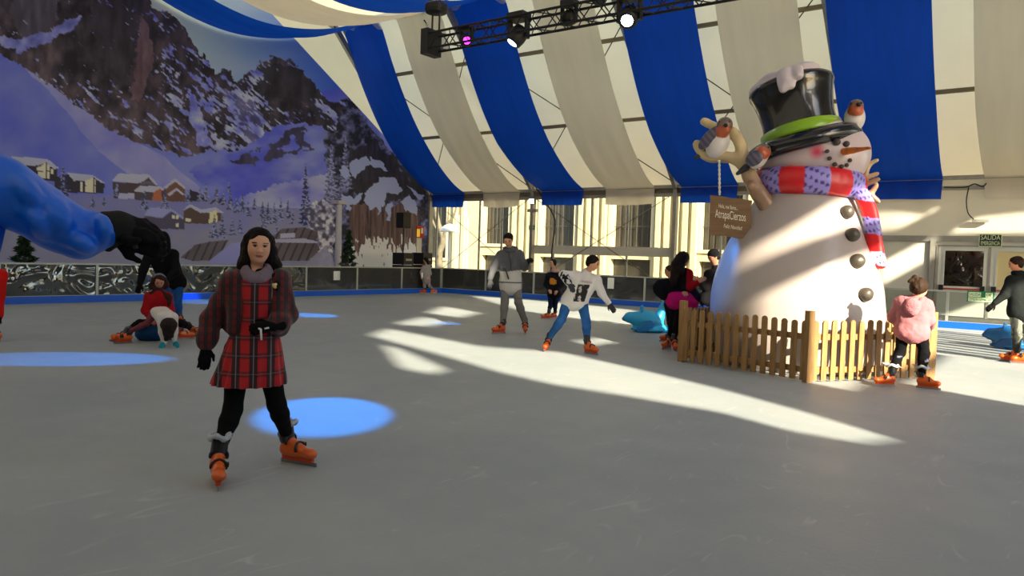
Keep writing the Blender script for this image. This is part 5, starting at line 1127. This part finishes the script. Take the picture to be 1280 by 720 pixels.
# ---------------------------------------------------------------- small skater in pale grey by the corner
A = (gp(529, 367)+gp(541, 366))/2; A = A-Fig(A).v*.15
J = dict(head=(532, 325, 0), neck=(533, 332, 0), shL=(529.5, 334, 0), shR=(536, 334, 0), elL=(526.5, 341, -.05), elR=(538, 342, 0), wrL=(527, 345, -.18), wrR=(536, 346, -.12), hpL=(531, 349, 0), hpR=(535, 349, 0), knL=(530.5, 357, 0), knR=(536.5, 357, 0))
r5, H, j, f5, an = person('small skater in pale grey clothes beside the far corner of the rink', A, J, (-.7, .5, -.2), S=.85, hair=(24, 18, 18), h=.014, feet=[(gp(530, 366.6), (-1, 0)), (gp(541, 366.2), (.9, .1))], upc=(150, 146, 146), updef=(150, 146, 146), legc=(156, 152, 152), hem=.2, upinf=.02, longhair=lambda H, j, f: [cone(H.Q(0, -.3, 0), H.Q(.1, -.35, -.75), .06, .04, HR)])
o = MB().tube([f5.P(527.5, 341, -.2), f5.P(527.5, 347, -.2)], .035, 8).build('bottle', m_paper); tag(o, 'small white bottle in the hand of the pale grey skater', 'bottle')
# ---------------------------------------------------------------- girl with long dark hair and a pink skirt
A = (gp(836, 436)+gp(843, 437.5))/2
def redsl(V, C, f, j):
    C = np.tile(lin((22, 22, 26)), (len(V), 1)); dd = np.minimum(np.linalg.norm(V-(j['shR']*.5+j['elR']*.5), axis=1), np.linalg.norm(V-(j['elR']*.5+j['wrR']*.5), axis=1)); C[((V-f.P(858, 350)) @ f.u > -.0) & (dd < .2)] = lin((158, 16, 34)); return C
J = dict(head=(855, 324, 0), neck=(851, 336, .02), shL=(845, 341, .05), shR=(860, 342, -.05), elL=(843, 358, .08), elR=(862, 359, -.1), wrL=(852, 364, -.1), wrR=(872, 353, -.15), hpL=(843, 378, .06), hpR=(853, 379, -.04), knL=(842, 402, .04), knR=(847, 402, -.04))
r6, H, j, f6, an = person('girl with long dark hair and pink skirt at the left end of the picket fence', A, J, (.55, .75, -.05), S=.92, hair=(26, 16, 16), h=.011, feet=[(gp(835, 436), (-.5, -.85)), (gp(843, 438), (.2, -1))], upc=redsl, updef=(22, 22, 26), legc=(16, 15, 18), legm='leggings', upinf=.022, longhair=lambda H, j, f: chain([H.Q(0, -.3, .1), H.Q(-.1, -.5, -.5), f.P(847, 340, -.1), f.P(842, 353, -.12), f.P(840, 362, -.1)], [.09, .1, .1, .07, .03], (30, 18, 17)))
sdfo('skirt', [cone(f6.P(852, 368), f6.P(845, 374), .14, .17), cone(f6.P(857, 371), f6.P(859, 379), .15, .17), ell(f6.P(851, 372, -.02), (.26, .2, .10), np.array([U(f6.u-f6.z*.3), f6.v, U(f6.z+f6.u*.3)]))], .012, m_cloth, r6, k=.05, warp=.008, default=(198, 24, 118))
sdfo('jacket_tied_at_waist', [ell(f6.P(834, 362, .0), (.22, .14, .17), np.array([U(f6.u+f6.z*.1), f6.v, f6.z]), (14, 14, 22)), cone(f6.P(834, 362), f6.P(853, 366), .15, .15, (14, 14, 22)), cone(f6.P(861, 362), f6.P(866, 372), .10, .12, (24, 18, 48))], .013, m_cloth, r6, k=.06, warp=.012, default=(14, 14, 22))
# child behind her, only the head shows
A = gp(839, 426)
J = dict(head=(837, 339, 0), neck=(840, 350, 0), shL=(833.5, 354, 0), shR=(848, 354, 0), elL=(833, 368, 0), elR=(850, 368, 0), wrL=(838, 376, -.08), wrR=(848, 376, -.08), hpL=(836, 381, 0), hpR=(845, 381, 0), knL=(837, 400, 0), knR=(845, 400, 0))
person('brown-haired child mostly hidden behind the long-haired girl', A, J, (-.9, -.3, -.1), S=.85, sk=(196, 138, 104), hair=(62, 42, 30), h=.013, feet=[(gp(836, 427), (-1, -.2)), (gp(843, 427), (-1, -.2))], upc=(32, 30, 38), updef=(32, 30, 38), legc=(24, 24, 34))
# adult in beanie behind the snowman
A = gp(888, 424)
J = dict(head=(892, 321, 0), neck=(895, 335, .03), shL=(886, 343, .0), shR=(905, 343, .1), elL=(882, 359, -.08), elR=(905, 362, .1), wrL=(874, 352, -.2), wrR=(896, 368, 0), hpL=(883, 372, 0), hpR=(898, 374, 0), knL=(882, 396, -.04), knR=(894, 398, 0))
r7, H, j, f7, an = person('adult in a black beanie and dark coat bending behind the left side of the snowman', A, J, (-.75, -.45, -.45), S=1.02, sk=(170, 118, 92), hair=(20, 18, 18), h=.013, feet=[(gp(882, 424), (-.8, -.5)), (gp(893, 425), (-.8, -.5))], upc=(26, 25, 28), updef=(26, 25, 28), legc=(24, 42, 110), legm='jeans', hem=.15, upinf=.025)
sdfo('beanie', [H.E((0, -.08, .22), (.42, .48, .40), (16, 16, 18)), H.E((0, .38, -.2), (.34, .34, .38), op='-')], .012, m_knit, r7, k=.03, default=(16, 16, 18))
# ---------------------------------------------------------------- girl in the pink fleece leaning on the fence
A = (gp(1110, 483)+gp(1157, 485))/2
def legpr(V, C, f, j):
    C = np.tile(lin((15, 15, 18)), (len(V), 1)); z = V[:, 2]; m_ = (z < .36) & (z > .24) & (fbm(V*28, 2) > .12); C[m_] = lin((110, 110, 128)); return C
J = dict(head=(1149, 361, -.02), neck=(1145, 374, 0), shL=(1127, 378, 0), shR=(1157, 382, 0), elL=(1117, 397, .05), elR=(1162, 400, .05), wrL=(1119, 401, .28), wrR=(1163, 408, .28), hpL=(1130, 412, .0), hpR=(1150, 414, .0), knL=(1125, 440, .05), knR=(1155, 441, .02))
r8, H, j, f8, an = person('girl in a pink fleece jacket seen from behind leaning on the picket fence', A, J, (.45, .75, -.35), S=.86, hair=(52, 36, 26), h=.009, feet=[(gp(1110, 483), (-.9, -.5)), (gp(1155, 485.5), (.97, -.2))], hh=.215, upc=(172, 112, 118), updef=(172, 112, 118), legc=legpr, legm='leggings', hem=.08, upinf=.034, warp=.012, loose=.012,
    longhair=lambda H, j, f: [H.E((0, -.12, .08), (.40, .46, .40), (52, 36, 26)), H.E((-.06, -.50, .40), (.15, .13, .15), (48, 34, 24), k=.005), cone(H.Q(-.10, -.56, .42), H.Q(-.26, -.62, .12), .028, .018, (48, 34, 24), .006)])
sdfo('hood', [ell(f8.P(1140, 383, -.11), (.085, .05, .10), np.array([f8.u, f8.v, f8.z])), cone(f8.P(1131, 375, -.05), f8.P(1140, 391, -.13), .04, .035), cone(f8.P(1152, 376, -.05), f8.P(1143, 391, -.13), .04, .035), cone(f8.P(1131, 374, 0), f8.P(1154, 375, 0), .045, .045)], .009, m_knit, r8, k=.03, warp=.008, wscale=12, default=(170, 110, 116))
for sd in 'LR':
    c = an[sd]+f8.z*.075; pts = [c+f8.u*.058*math.cos(t)+f8.v*.055*math.sin(t)+f8.z*(.012*math.sin(3*t)) for t in np.linspace(0, 2*math.pi, 20)]
    sdfo('boot_liner', chain(pts, [.014]*20)+[cone(c-f8.u*.05, c-f8.u*.10+f8.z*.02, .014, .008), cone(c+f8.u*.05, c+f8.u*.1-f8.z*.02, .012, .008)], .007, bpy.data.materials['clear_plastic_bag'], r8, k=.01, warp=.006, wscale=30)
# ---------------------------------------------------------------- boy in black on the right edge
A = (gp(1266, 451)+gp(1281, 455))/2
def camo(V, C, f, j): n = fbm(V*np.array([9, 9, 6.]), 3)[:, None]; return np.where(n > .12, lin((64, 66, 62)), np.where(n < -.15, lin((150, 152, 140)), lin((108, 112, 104))))
J = dict(head=(1270, 330, 0), neck=(1274, 343, .0), shL=(1264, 350, -.06), shR=(1284, 350, .08), elL=(1255, 369, -.1), elR=(1290, 370, .1), wrL=(1243.5, 379, -.15), wrR=(1288, 385, .05), hpL=(1269, 387, -.03), hpR=(1281, 388, .05), knL=(1271, 413, -.05), knR=(1285, 415, .05))
r9, H, j, f9, an = person('boy in a black jacket and grey camouflage trousers entering at the right edge', A, J, (-.88, -.2, -.25), S=.95, sk=(196, 132, 98), hair=(44, 28, 20), h=.010, feet=[(gp(1266, 452), (-1, -.25)), (gp(1281, 455), (-1, -.25))], gloves=((18, 18, 20), (18, 18, 20)), upc=(30, 34, 34), updef=(30, 34, 34), legc=camo, hem=.12, upinf=.024, loose=.02)
sdfo('collar', chain([j['neck']+f9.u*.075*math.cos(t)+f9.v*.07*math.sin(t)+f9.z*.02 for t in np.linspace(0, 6.3, 14)], [.032]*14), .01, m_cloth, r9, default=(26, 30, 30))
# ---------------------------------------------------------------- group on the left: adult in black, girl in red, child in white
A = gp(218, 409)
J = dict(head=(203, 300, -.20), neck=(203, 311, -.1), shL=(187, 317, 0), shR=(217, 318, 0), elL=(179, 338, -.1), elR=(219, 340, -.14), wrL=(175, 354, -.2), wrR=(207, 350, -.3), hpL=(208, 352, .12), hpR=(224, 352, .12), knL=(213, 380, .0), knR=(222, 380, .02))
r10, H, j, f10, an = person('adult in black with a hood and blue jeans bending over the seated girl', A, J, (-.15, -.7, -.8), S=1.0, sk=(80, 60, 52), hair=(14, 14, 15), h=.012, feet=[(gp(212, 409), (-.3, -1)), (gp(225, 409), (.4, -1))], gloves=((14, 14, 15), (14, 14, 15)), upc=(15, 15, 17), updef=(15, 15, 17), legc=(30, 74, 130), legm='jeans', upinf=.028, hem=.05)
sdfo('hood', [ell(H.Q(0, -.15, .12), np.array((.43, .46, .5))*H.h, H.ax), cone(H.Q(0, -.2, -.2), j['neck'], .11, .13), H.E((0, .5, -.1), (.28, .3, .36), op='-')], .011, m_cloth, r10, k=.04, warp=.006, default=(14, 14, 16))
A = gp(200, 425)
J = dict(head=(199, 351, 0), neck=(199, 364, .03), shL=(187, 371, 0), shR=(209, 371, 0), elL=(182, 388, -.05), elR=(213, 389, -.05), wrL=(188, 397, -.2), wrR=(206, 393, -.25), hpL=(191, 405, .1), hpR=(206, 405, .1), knL=(175, 404, -.12), knR=(226, 404, -.05))
r11, H, j, f11, an = person('girl in a red jumper sitting on the ice with her legs spread wide', A, J, (.05, -.85, -.5), S=.88, sk=(186, 130, 106), hair=(48, 26, 24), h=.010, feet=[(gp(147, 429), (-.6, -.8, .3), (.5, 0, 0)), (gp(246, 421), (.7, -.7, .3), (-.5, 0, 0))], upc=(150, 20, 26), updef=(150, 20, 26), upm='jumper', legc=(18, 16, 18), legm='tights', upinf=.026, hem=.05,
    longhair=lambda H, j, f: chain([H.Q(.3, -.05, .1), H.Q(.42, -.05, -.5), f.P(211, 372, -.06), f.P(212, 385, -.08)], [.04, .05, .045, .02], (52, 28, 25))+chain([H.Q(-.3, -.05, .1), H.Q(-.42, -.05, -.4), f.P(189, 367, -.04)], [.04, .05, .03], (48, 26, 24)))
sdfo('denim_skirt', [ell(f11.P(190, 417, .05), (.24, .22, .13)), ell(f11.P(205, 417, .1), (.2, .2, .12))], .013, m_cloth, r11, k=.06, warp=.01, default=(28, 68, 112))
t = MB(); t.tube([H.Q(math.sin(a)*.40, -.02, .12+math.cos(a)*.44) for a in np.linspace(-1.4, 1.4, 14)], .012, 7); t.build('hair_band', mat('grey_band', (110, 112, 124), .5), r11)
A = gp(212, 433)
J = dict(head=(211, 407, -.22), neck=(209, 399, -.08), shL=(200, 397, -.05), shR=(217, 397, -.05), elL=(203, 415, -.1), elR=(218, 415, -.1), wrL=(205, 428, -.1), wrR=(218, 427, -.1), hpL=(194, 391, .30), hpR=(207, 391, .30), knL=(184, 404, .25), knR=(214, 416, .25), anL=(168, 424, .12))
r12, H, j, f12, an = person('child in a white jumper bent forward with teal-gloved hands on the ice', A, J, (0, -.35, -.94), S=.66, sk=(186, 130, 106), hair=(40, 30, 26), h=.009, feet=[(gp(158, 429), (-1, -.1), (.6, 0, .0)), (gp(229, 424), (1, .1), (-.2, 0, 0))], gloves=((28, 150, 168), (28, 150, 168)), upc=(206, 200, 194), updef=(206, 200, 194), upm='jumper', legc=(120, 62, 72), upinf=.03, hdir=((-.3, -.8, -.35), (.3, -.8, -.35)), skk=.8,
    longhair=lambda H, j, f: [cone(H.c, f.P(208, 424, -.22), .10, .03, (40, 30, 26)), cone(H.c, f.P(214, 420, -.24), .10, .03, (44, 33, 28)), H.E((0, -.0, .05), (.42, .46, .46), (40, 30, 26))])
# ---------------------------------------------------------------- arm reaching in from the left
s = 440.; ya = 303+1.35*s; A = gp(-75, ya); fA = Fig(A)
J = dict(head=(-112, 130, 0), neck=(-110, 190, 0), shL=(-185, 232, .05), shR=(-38, 236, 0), elL=(-215, 370, .05), elR=(50, 266, -.03), wrL=(-190, 480, -.1), wrR=(139, 290, -.05), hpL=(-150, 500, 0), hpR=(-85, 500, 0), knL=(-152, 690, 0), knR=(-85, 690, 0))
rA, H, j, fA, an = person('person in a bright blue padded jacket reaching in from the left with a black glove', A, J, (.9, .3, -.1), S=1.0, hair=(30, 24, 20), h=.012, feet=[(gp(-150, 903), (.5, .8)), (gp(-85, 903), (.5, .8))], gloves=(None, (16, 16, 18)), upc=(8, 92, 206), updef=(8, 92, 206), legc=(26, 28, 40), hem=.15, upinf=.04, sleeve=False)
def PR(x, y, dv, r):
    a = fA.P(x, y, dv); return a, r*np.linalg.norm(fA.P(x, y+8, dv)-a)/8
slv = [(-45, 232, 0, 50), (-20, 236, -.01, 47), (0, 241, -.02, 43), (25, 253, -.03, 36), (50, 266, -.03, 34), (66, 279, -.03, 31), (80, 284, -.03, 31), (100, 289, -.04, 27), (120, 289, -.05, 24), (134, 289, -.05, 22.5)]
q = []
for a, b in zip(slv[:-1], slv[1:]): p0_, ra = PR(*a); p1_, rb = PR(*b); q.append(cone(p0_, p1_, ra, rb, None, .015))
for x, y, r, dv in [(34, 240, 14, -.09), (96, 309, 9, -.06), (78, 272, 16, -.07), (108, 311, 6, -.04)]:
    p_, rr2 = PR(x, y, dv, r); q.append(ball(p_, rr2, None, .05))
for x0, y0, x1, y1, r in [(56, 248, 68, 292, 3.2), (74, 256, 78, 296, 2.6), (128, 272, 128, 304, 2.4), (24, 228, 44, 262, 3.2), (88, 300, 112, 310, 2.6), (30, 262, 52, 292, 2.6)]:
    m0, m1 = (x0+x1)/2+5, (y0+y1)/2; pts = spline([(x0, y0, -.10, r*.7), (m0, m1, -.135, r), (x1, y1, -.09, r*.6)], 7)
    for a, b in zip(pts[:-1], pts[1:]): (p_, r1), (p2_, r2_) = PR(*a), PR(*b); q.append(cone(p_, p2_, r1, r2_, None, .035))
sdfo('sleeve', q, .006, mat('blue_quilted_nylon', (8, 104, 226), .4, bump=.5, bscale=9, coat=.05), rA, k=.012, warp=.006, wscale=7, default=(8, 92, 206))
jj = [cone(j['shL'], j['elL'], .10, .09), cone(j['elL'], j['wrL'], .09, .06)]
sdfo('sleeve', jj, .012, bpy.data.materials['blue_quilted_nylon'], rA, warp=.012, default=(8, 92, 206))
gc = (24, 24, 25); P_ = fA.P
def gcn(a, b, c, k=.012): (p, r1), (p2, r2) = PR(*a), PR(*b); return cone(p, p2, r1, r2, c, k)
q = [gcn((133, 288, -.05, 24), (148, 286, -.05, 22), (40, 40, 38)), gcn((148, 286, -.05, 19), (164, 286, -.05, 15), gc), gcn((138, 300, -.06, 11), (136, 311, -.06, 4), (44, 44, 42)), gcn((158, 282, -.04, 13), (174, 285, -.04, 12), gc)]
for pts, r in [([(166, 277, -.03), (180, 279, -.03), (191, 286, -.02), (200, 293, -.02)], 6), ([(168, 284, -.06), (183, 286, -.06), (195, 292, -.06), (204, 298, -.05)], 6), ([(168, 290, -.08), (182, 292, -.09), (192, 297, -.09), (198, 302, -.08)], 5.5), ([(164, 294, -.07), (175, 297, -.09), (183, 299, -.1), (188, 301, -.09)], 5), ([(152, 298, -.09), (160, 301, -.12), (167, 302, -.14), (173, 300, -.15)], 6)]:
    for a, b, f0, f1_ in zip(pts[:-1], pts[1:], (1.05, 1, .92), (1, .92, .75)): q.append(gcn((*a, r*f0), (*b, r*f1_), gc, .006))
sdfo('glove', q, .0055, m_cloth, rA, k=.012, warp=.003, wscale=18, default=gc)
MB().tube([P_(167, 302, -.1), P_(170, 311, -.1)], .007, 6).build('glove_clip', m_black, rA)
# person in red just outside the left edge
A = gp(-12, 425)
J = dict(head=(-14, 318, 0), neck=(-14, 334, 0), shL=(-30, 343, 0), shR=(1, 344, 0), elL=(-34, 368, 0), elR=(-1, 370, 0), wrL=(-30, 390, -.05), wrR=(-2, 391, -.05), hpL=(-22, 388, 0), hpR=(-8, 388, 0), knL=(-22, 408, 0), knR=(-8, 408, 0))
person('person in a bright red jacket standing at the very left edge', A, J, (.5, -.8, -.05), S=.95, hair=(30, 24, 20), h=.013, feet=[(gp(-22, 426), (.4, -.9)), (gp(-8, 426), (.4, -.9))], gloves=((20, 20, 22), (20, 20, 22)), upc=(196, 26, 22), updef=(196, 26, 22), legc=(24, 26, 34), hem=.15, upinf=.03)
# ================================================================== light
w = bpy.data.worlds.new('sky'); SC.world = w; w.use_nodes = True; t = w.node_tree; bg = t.nodes['Background']
sk = t.nodes.new('ShaderNodeTexSky'); sk.sky_type = 'NISHITA'; sk.sun_disc = False; sk.sun_elevation = math.radians(23.7); sk.sun_rotation = math.radians(118)
t.links.new(sk.outputs[0], bg.inputs[0]); bg.inputs[1].default_value = SKY
sl = bpy.data.lights.new('sun', 'SUN'); sl.energy = SUNE; sl.angle = math.radians(.9); sl.color = (1, .88, .67)
so = bpy.data.objects.new('sun', sl); COL.objects.link(so); so.location = (20, -10, 20); so.rotation_euler = Vector(SUN).to_track_quat('-Z', 'Y').to_euler()
def spot(src, dst, e, ang, col=(.0, .27, 1), blend=.35):
    l = bpy.data.lights.new('stage_spot', 'SPOT'); l.energy = e; l.color = col; l.spot_size = math.radians(ang); l.spot_blend = blend; l.shadow_soft_size = .05
    o = bpy.data.objects.new('stage_spot', l); COL.objects.link(o); o.location = [float(v) for v in src]; o.rotation_euler = Vector(np.asarray(dst)-np.asarray(src)).to_track_quat('-Z', 'Y').to_euler(); return o
S0 = np.array([-4.9, 11., 5.1])
spot((-8.6, 7.6, 5.3), gnd(405, 517), 4200*LED, 9.5)
spot((-3., 10.9, 5.2), gnd(88, 448.5), 8000*LED, 7.)
spot((-7.5, 11, 5.0), gnd(388, 394), 4500*LED, 8)
spot((-5.3, 11, 5.0), gnd(556, 404), 3000*LED, 5)
spot((-8.7, 11, 5.0), gnd(240, 376.5), 6000*LED, 8)
spot((-9.6, 10.6, 5.0), (-3.95, 10.4, 1.3), 2200*LED, 10)
vs = SC.view_settings; vs.view_transform = 'Standard'; vs.look = 'None'; vs.gamma = 1; vs.use_curve_mapping = False; vs.exposure = EXPO
SC.cycles.use_denoising = True; SC.cycles.max_bounces = 10; SC.cycles.diffuse_bounces = 5; SC.cycles.transparent_max_bounces = 12; SC.cycles.sample_clamp_indirect = 4
SC.cycles.caustics_reflective = False; SC.cycles.caustics_refractive = False
try: SC.cycles.denoiser = 'OPENIMAGEDENOISE'; SC.cycles.denoising_input_passes = 'RGB_ALBEDO_NORMAL'
except Exception: pass
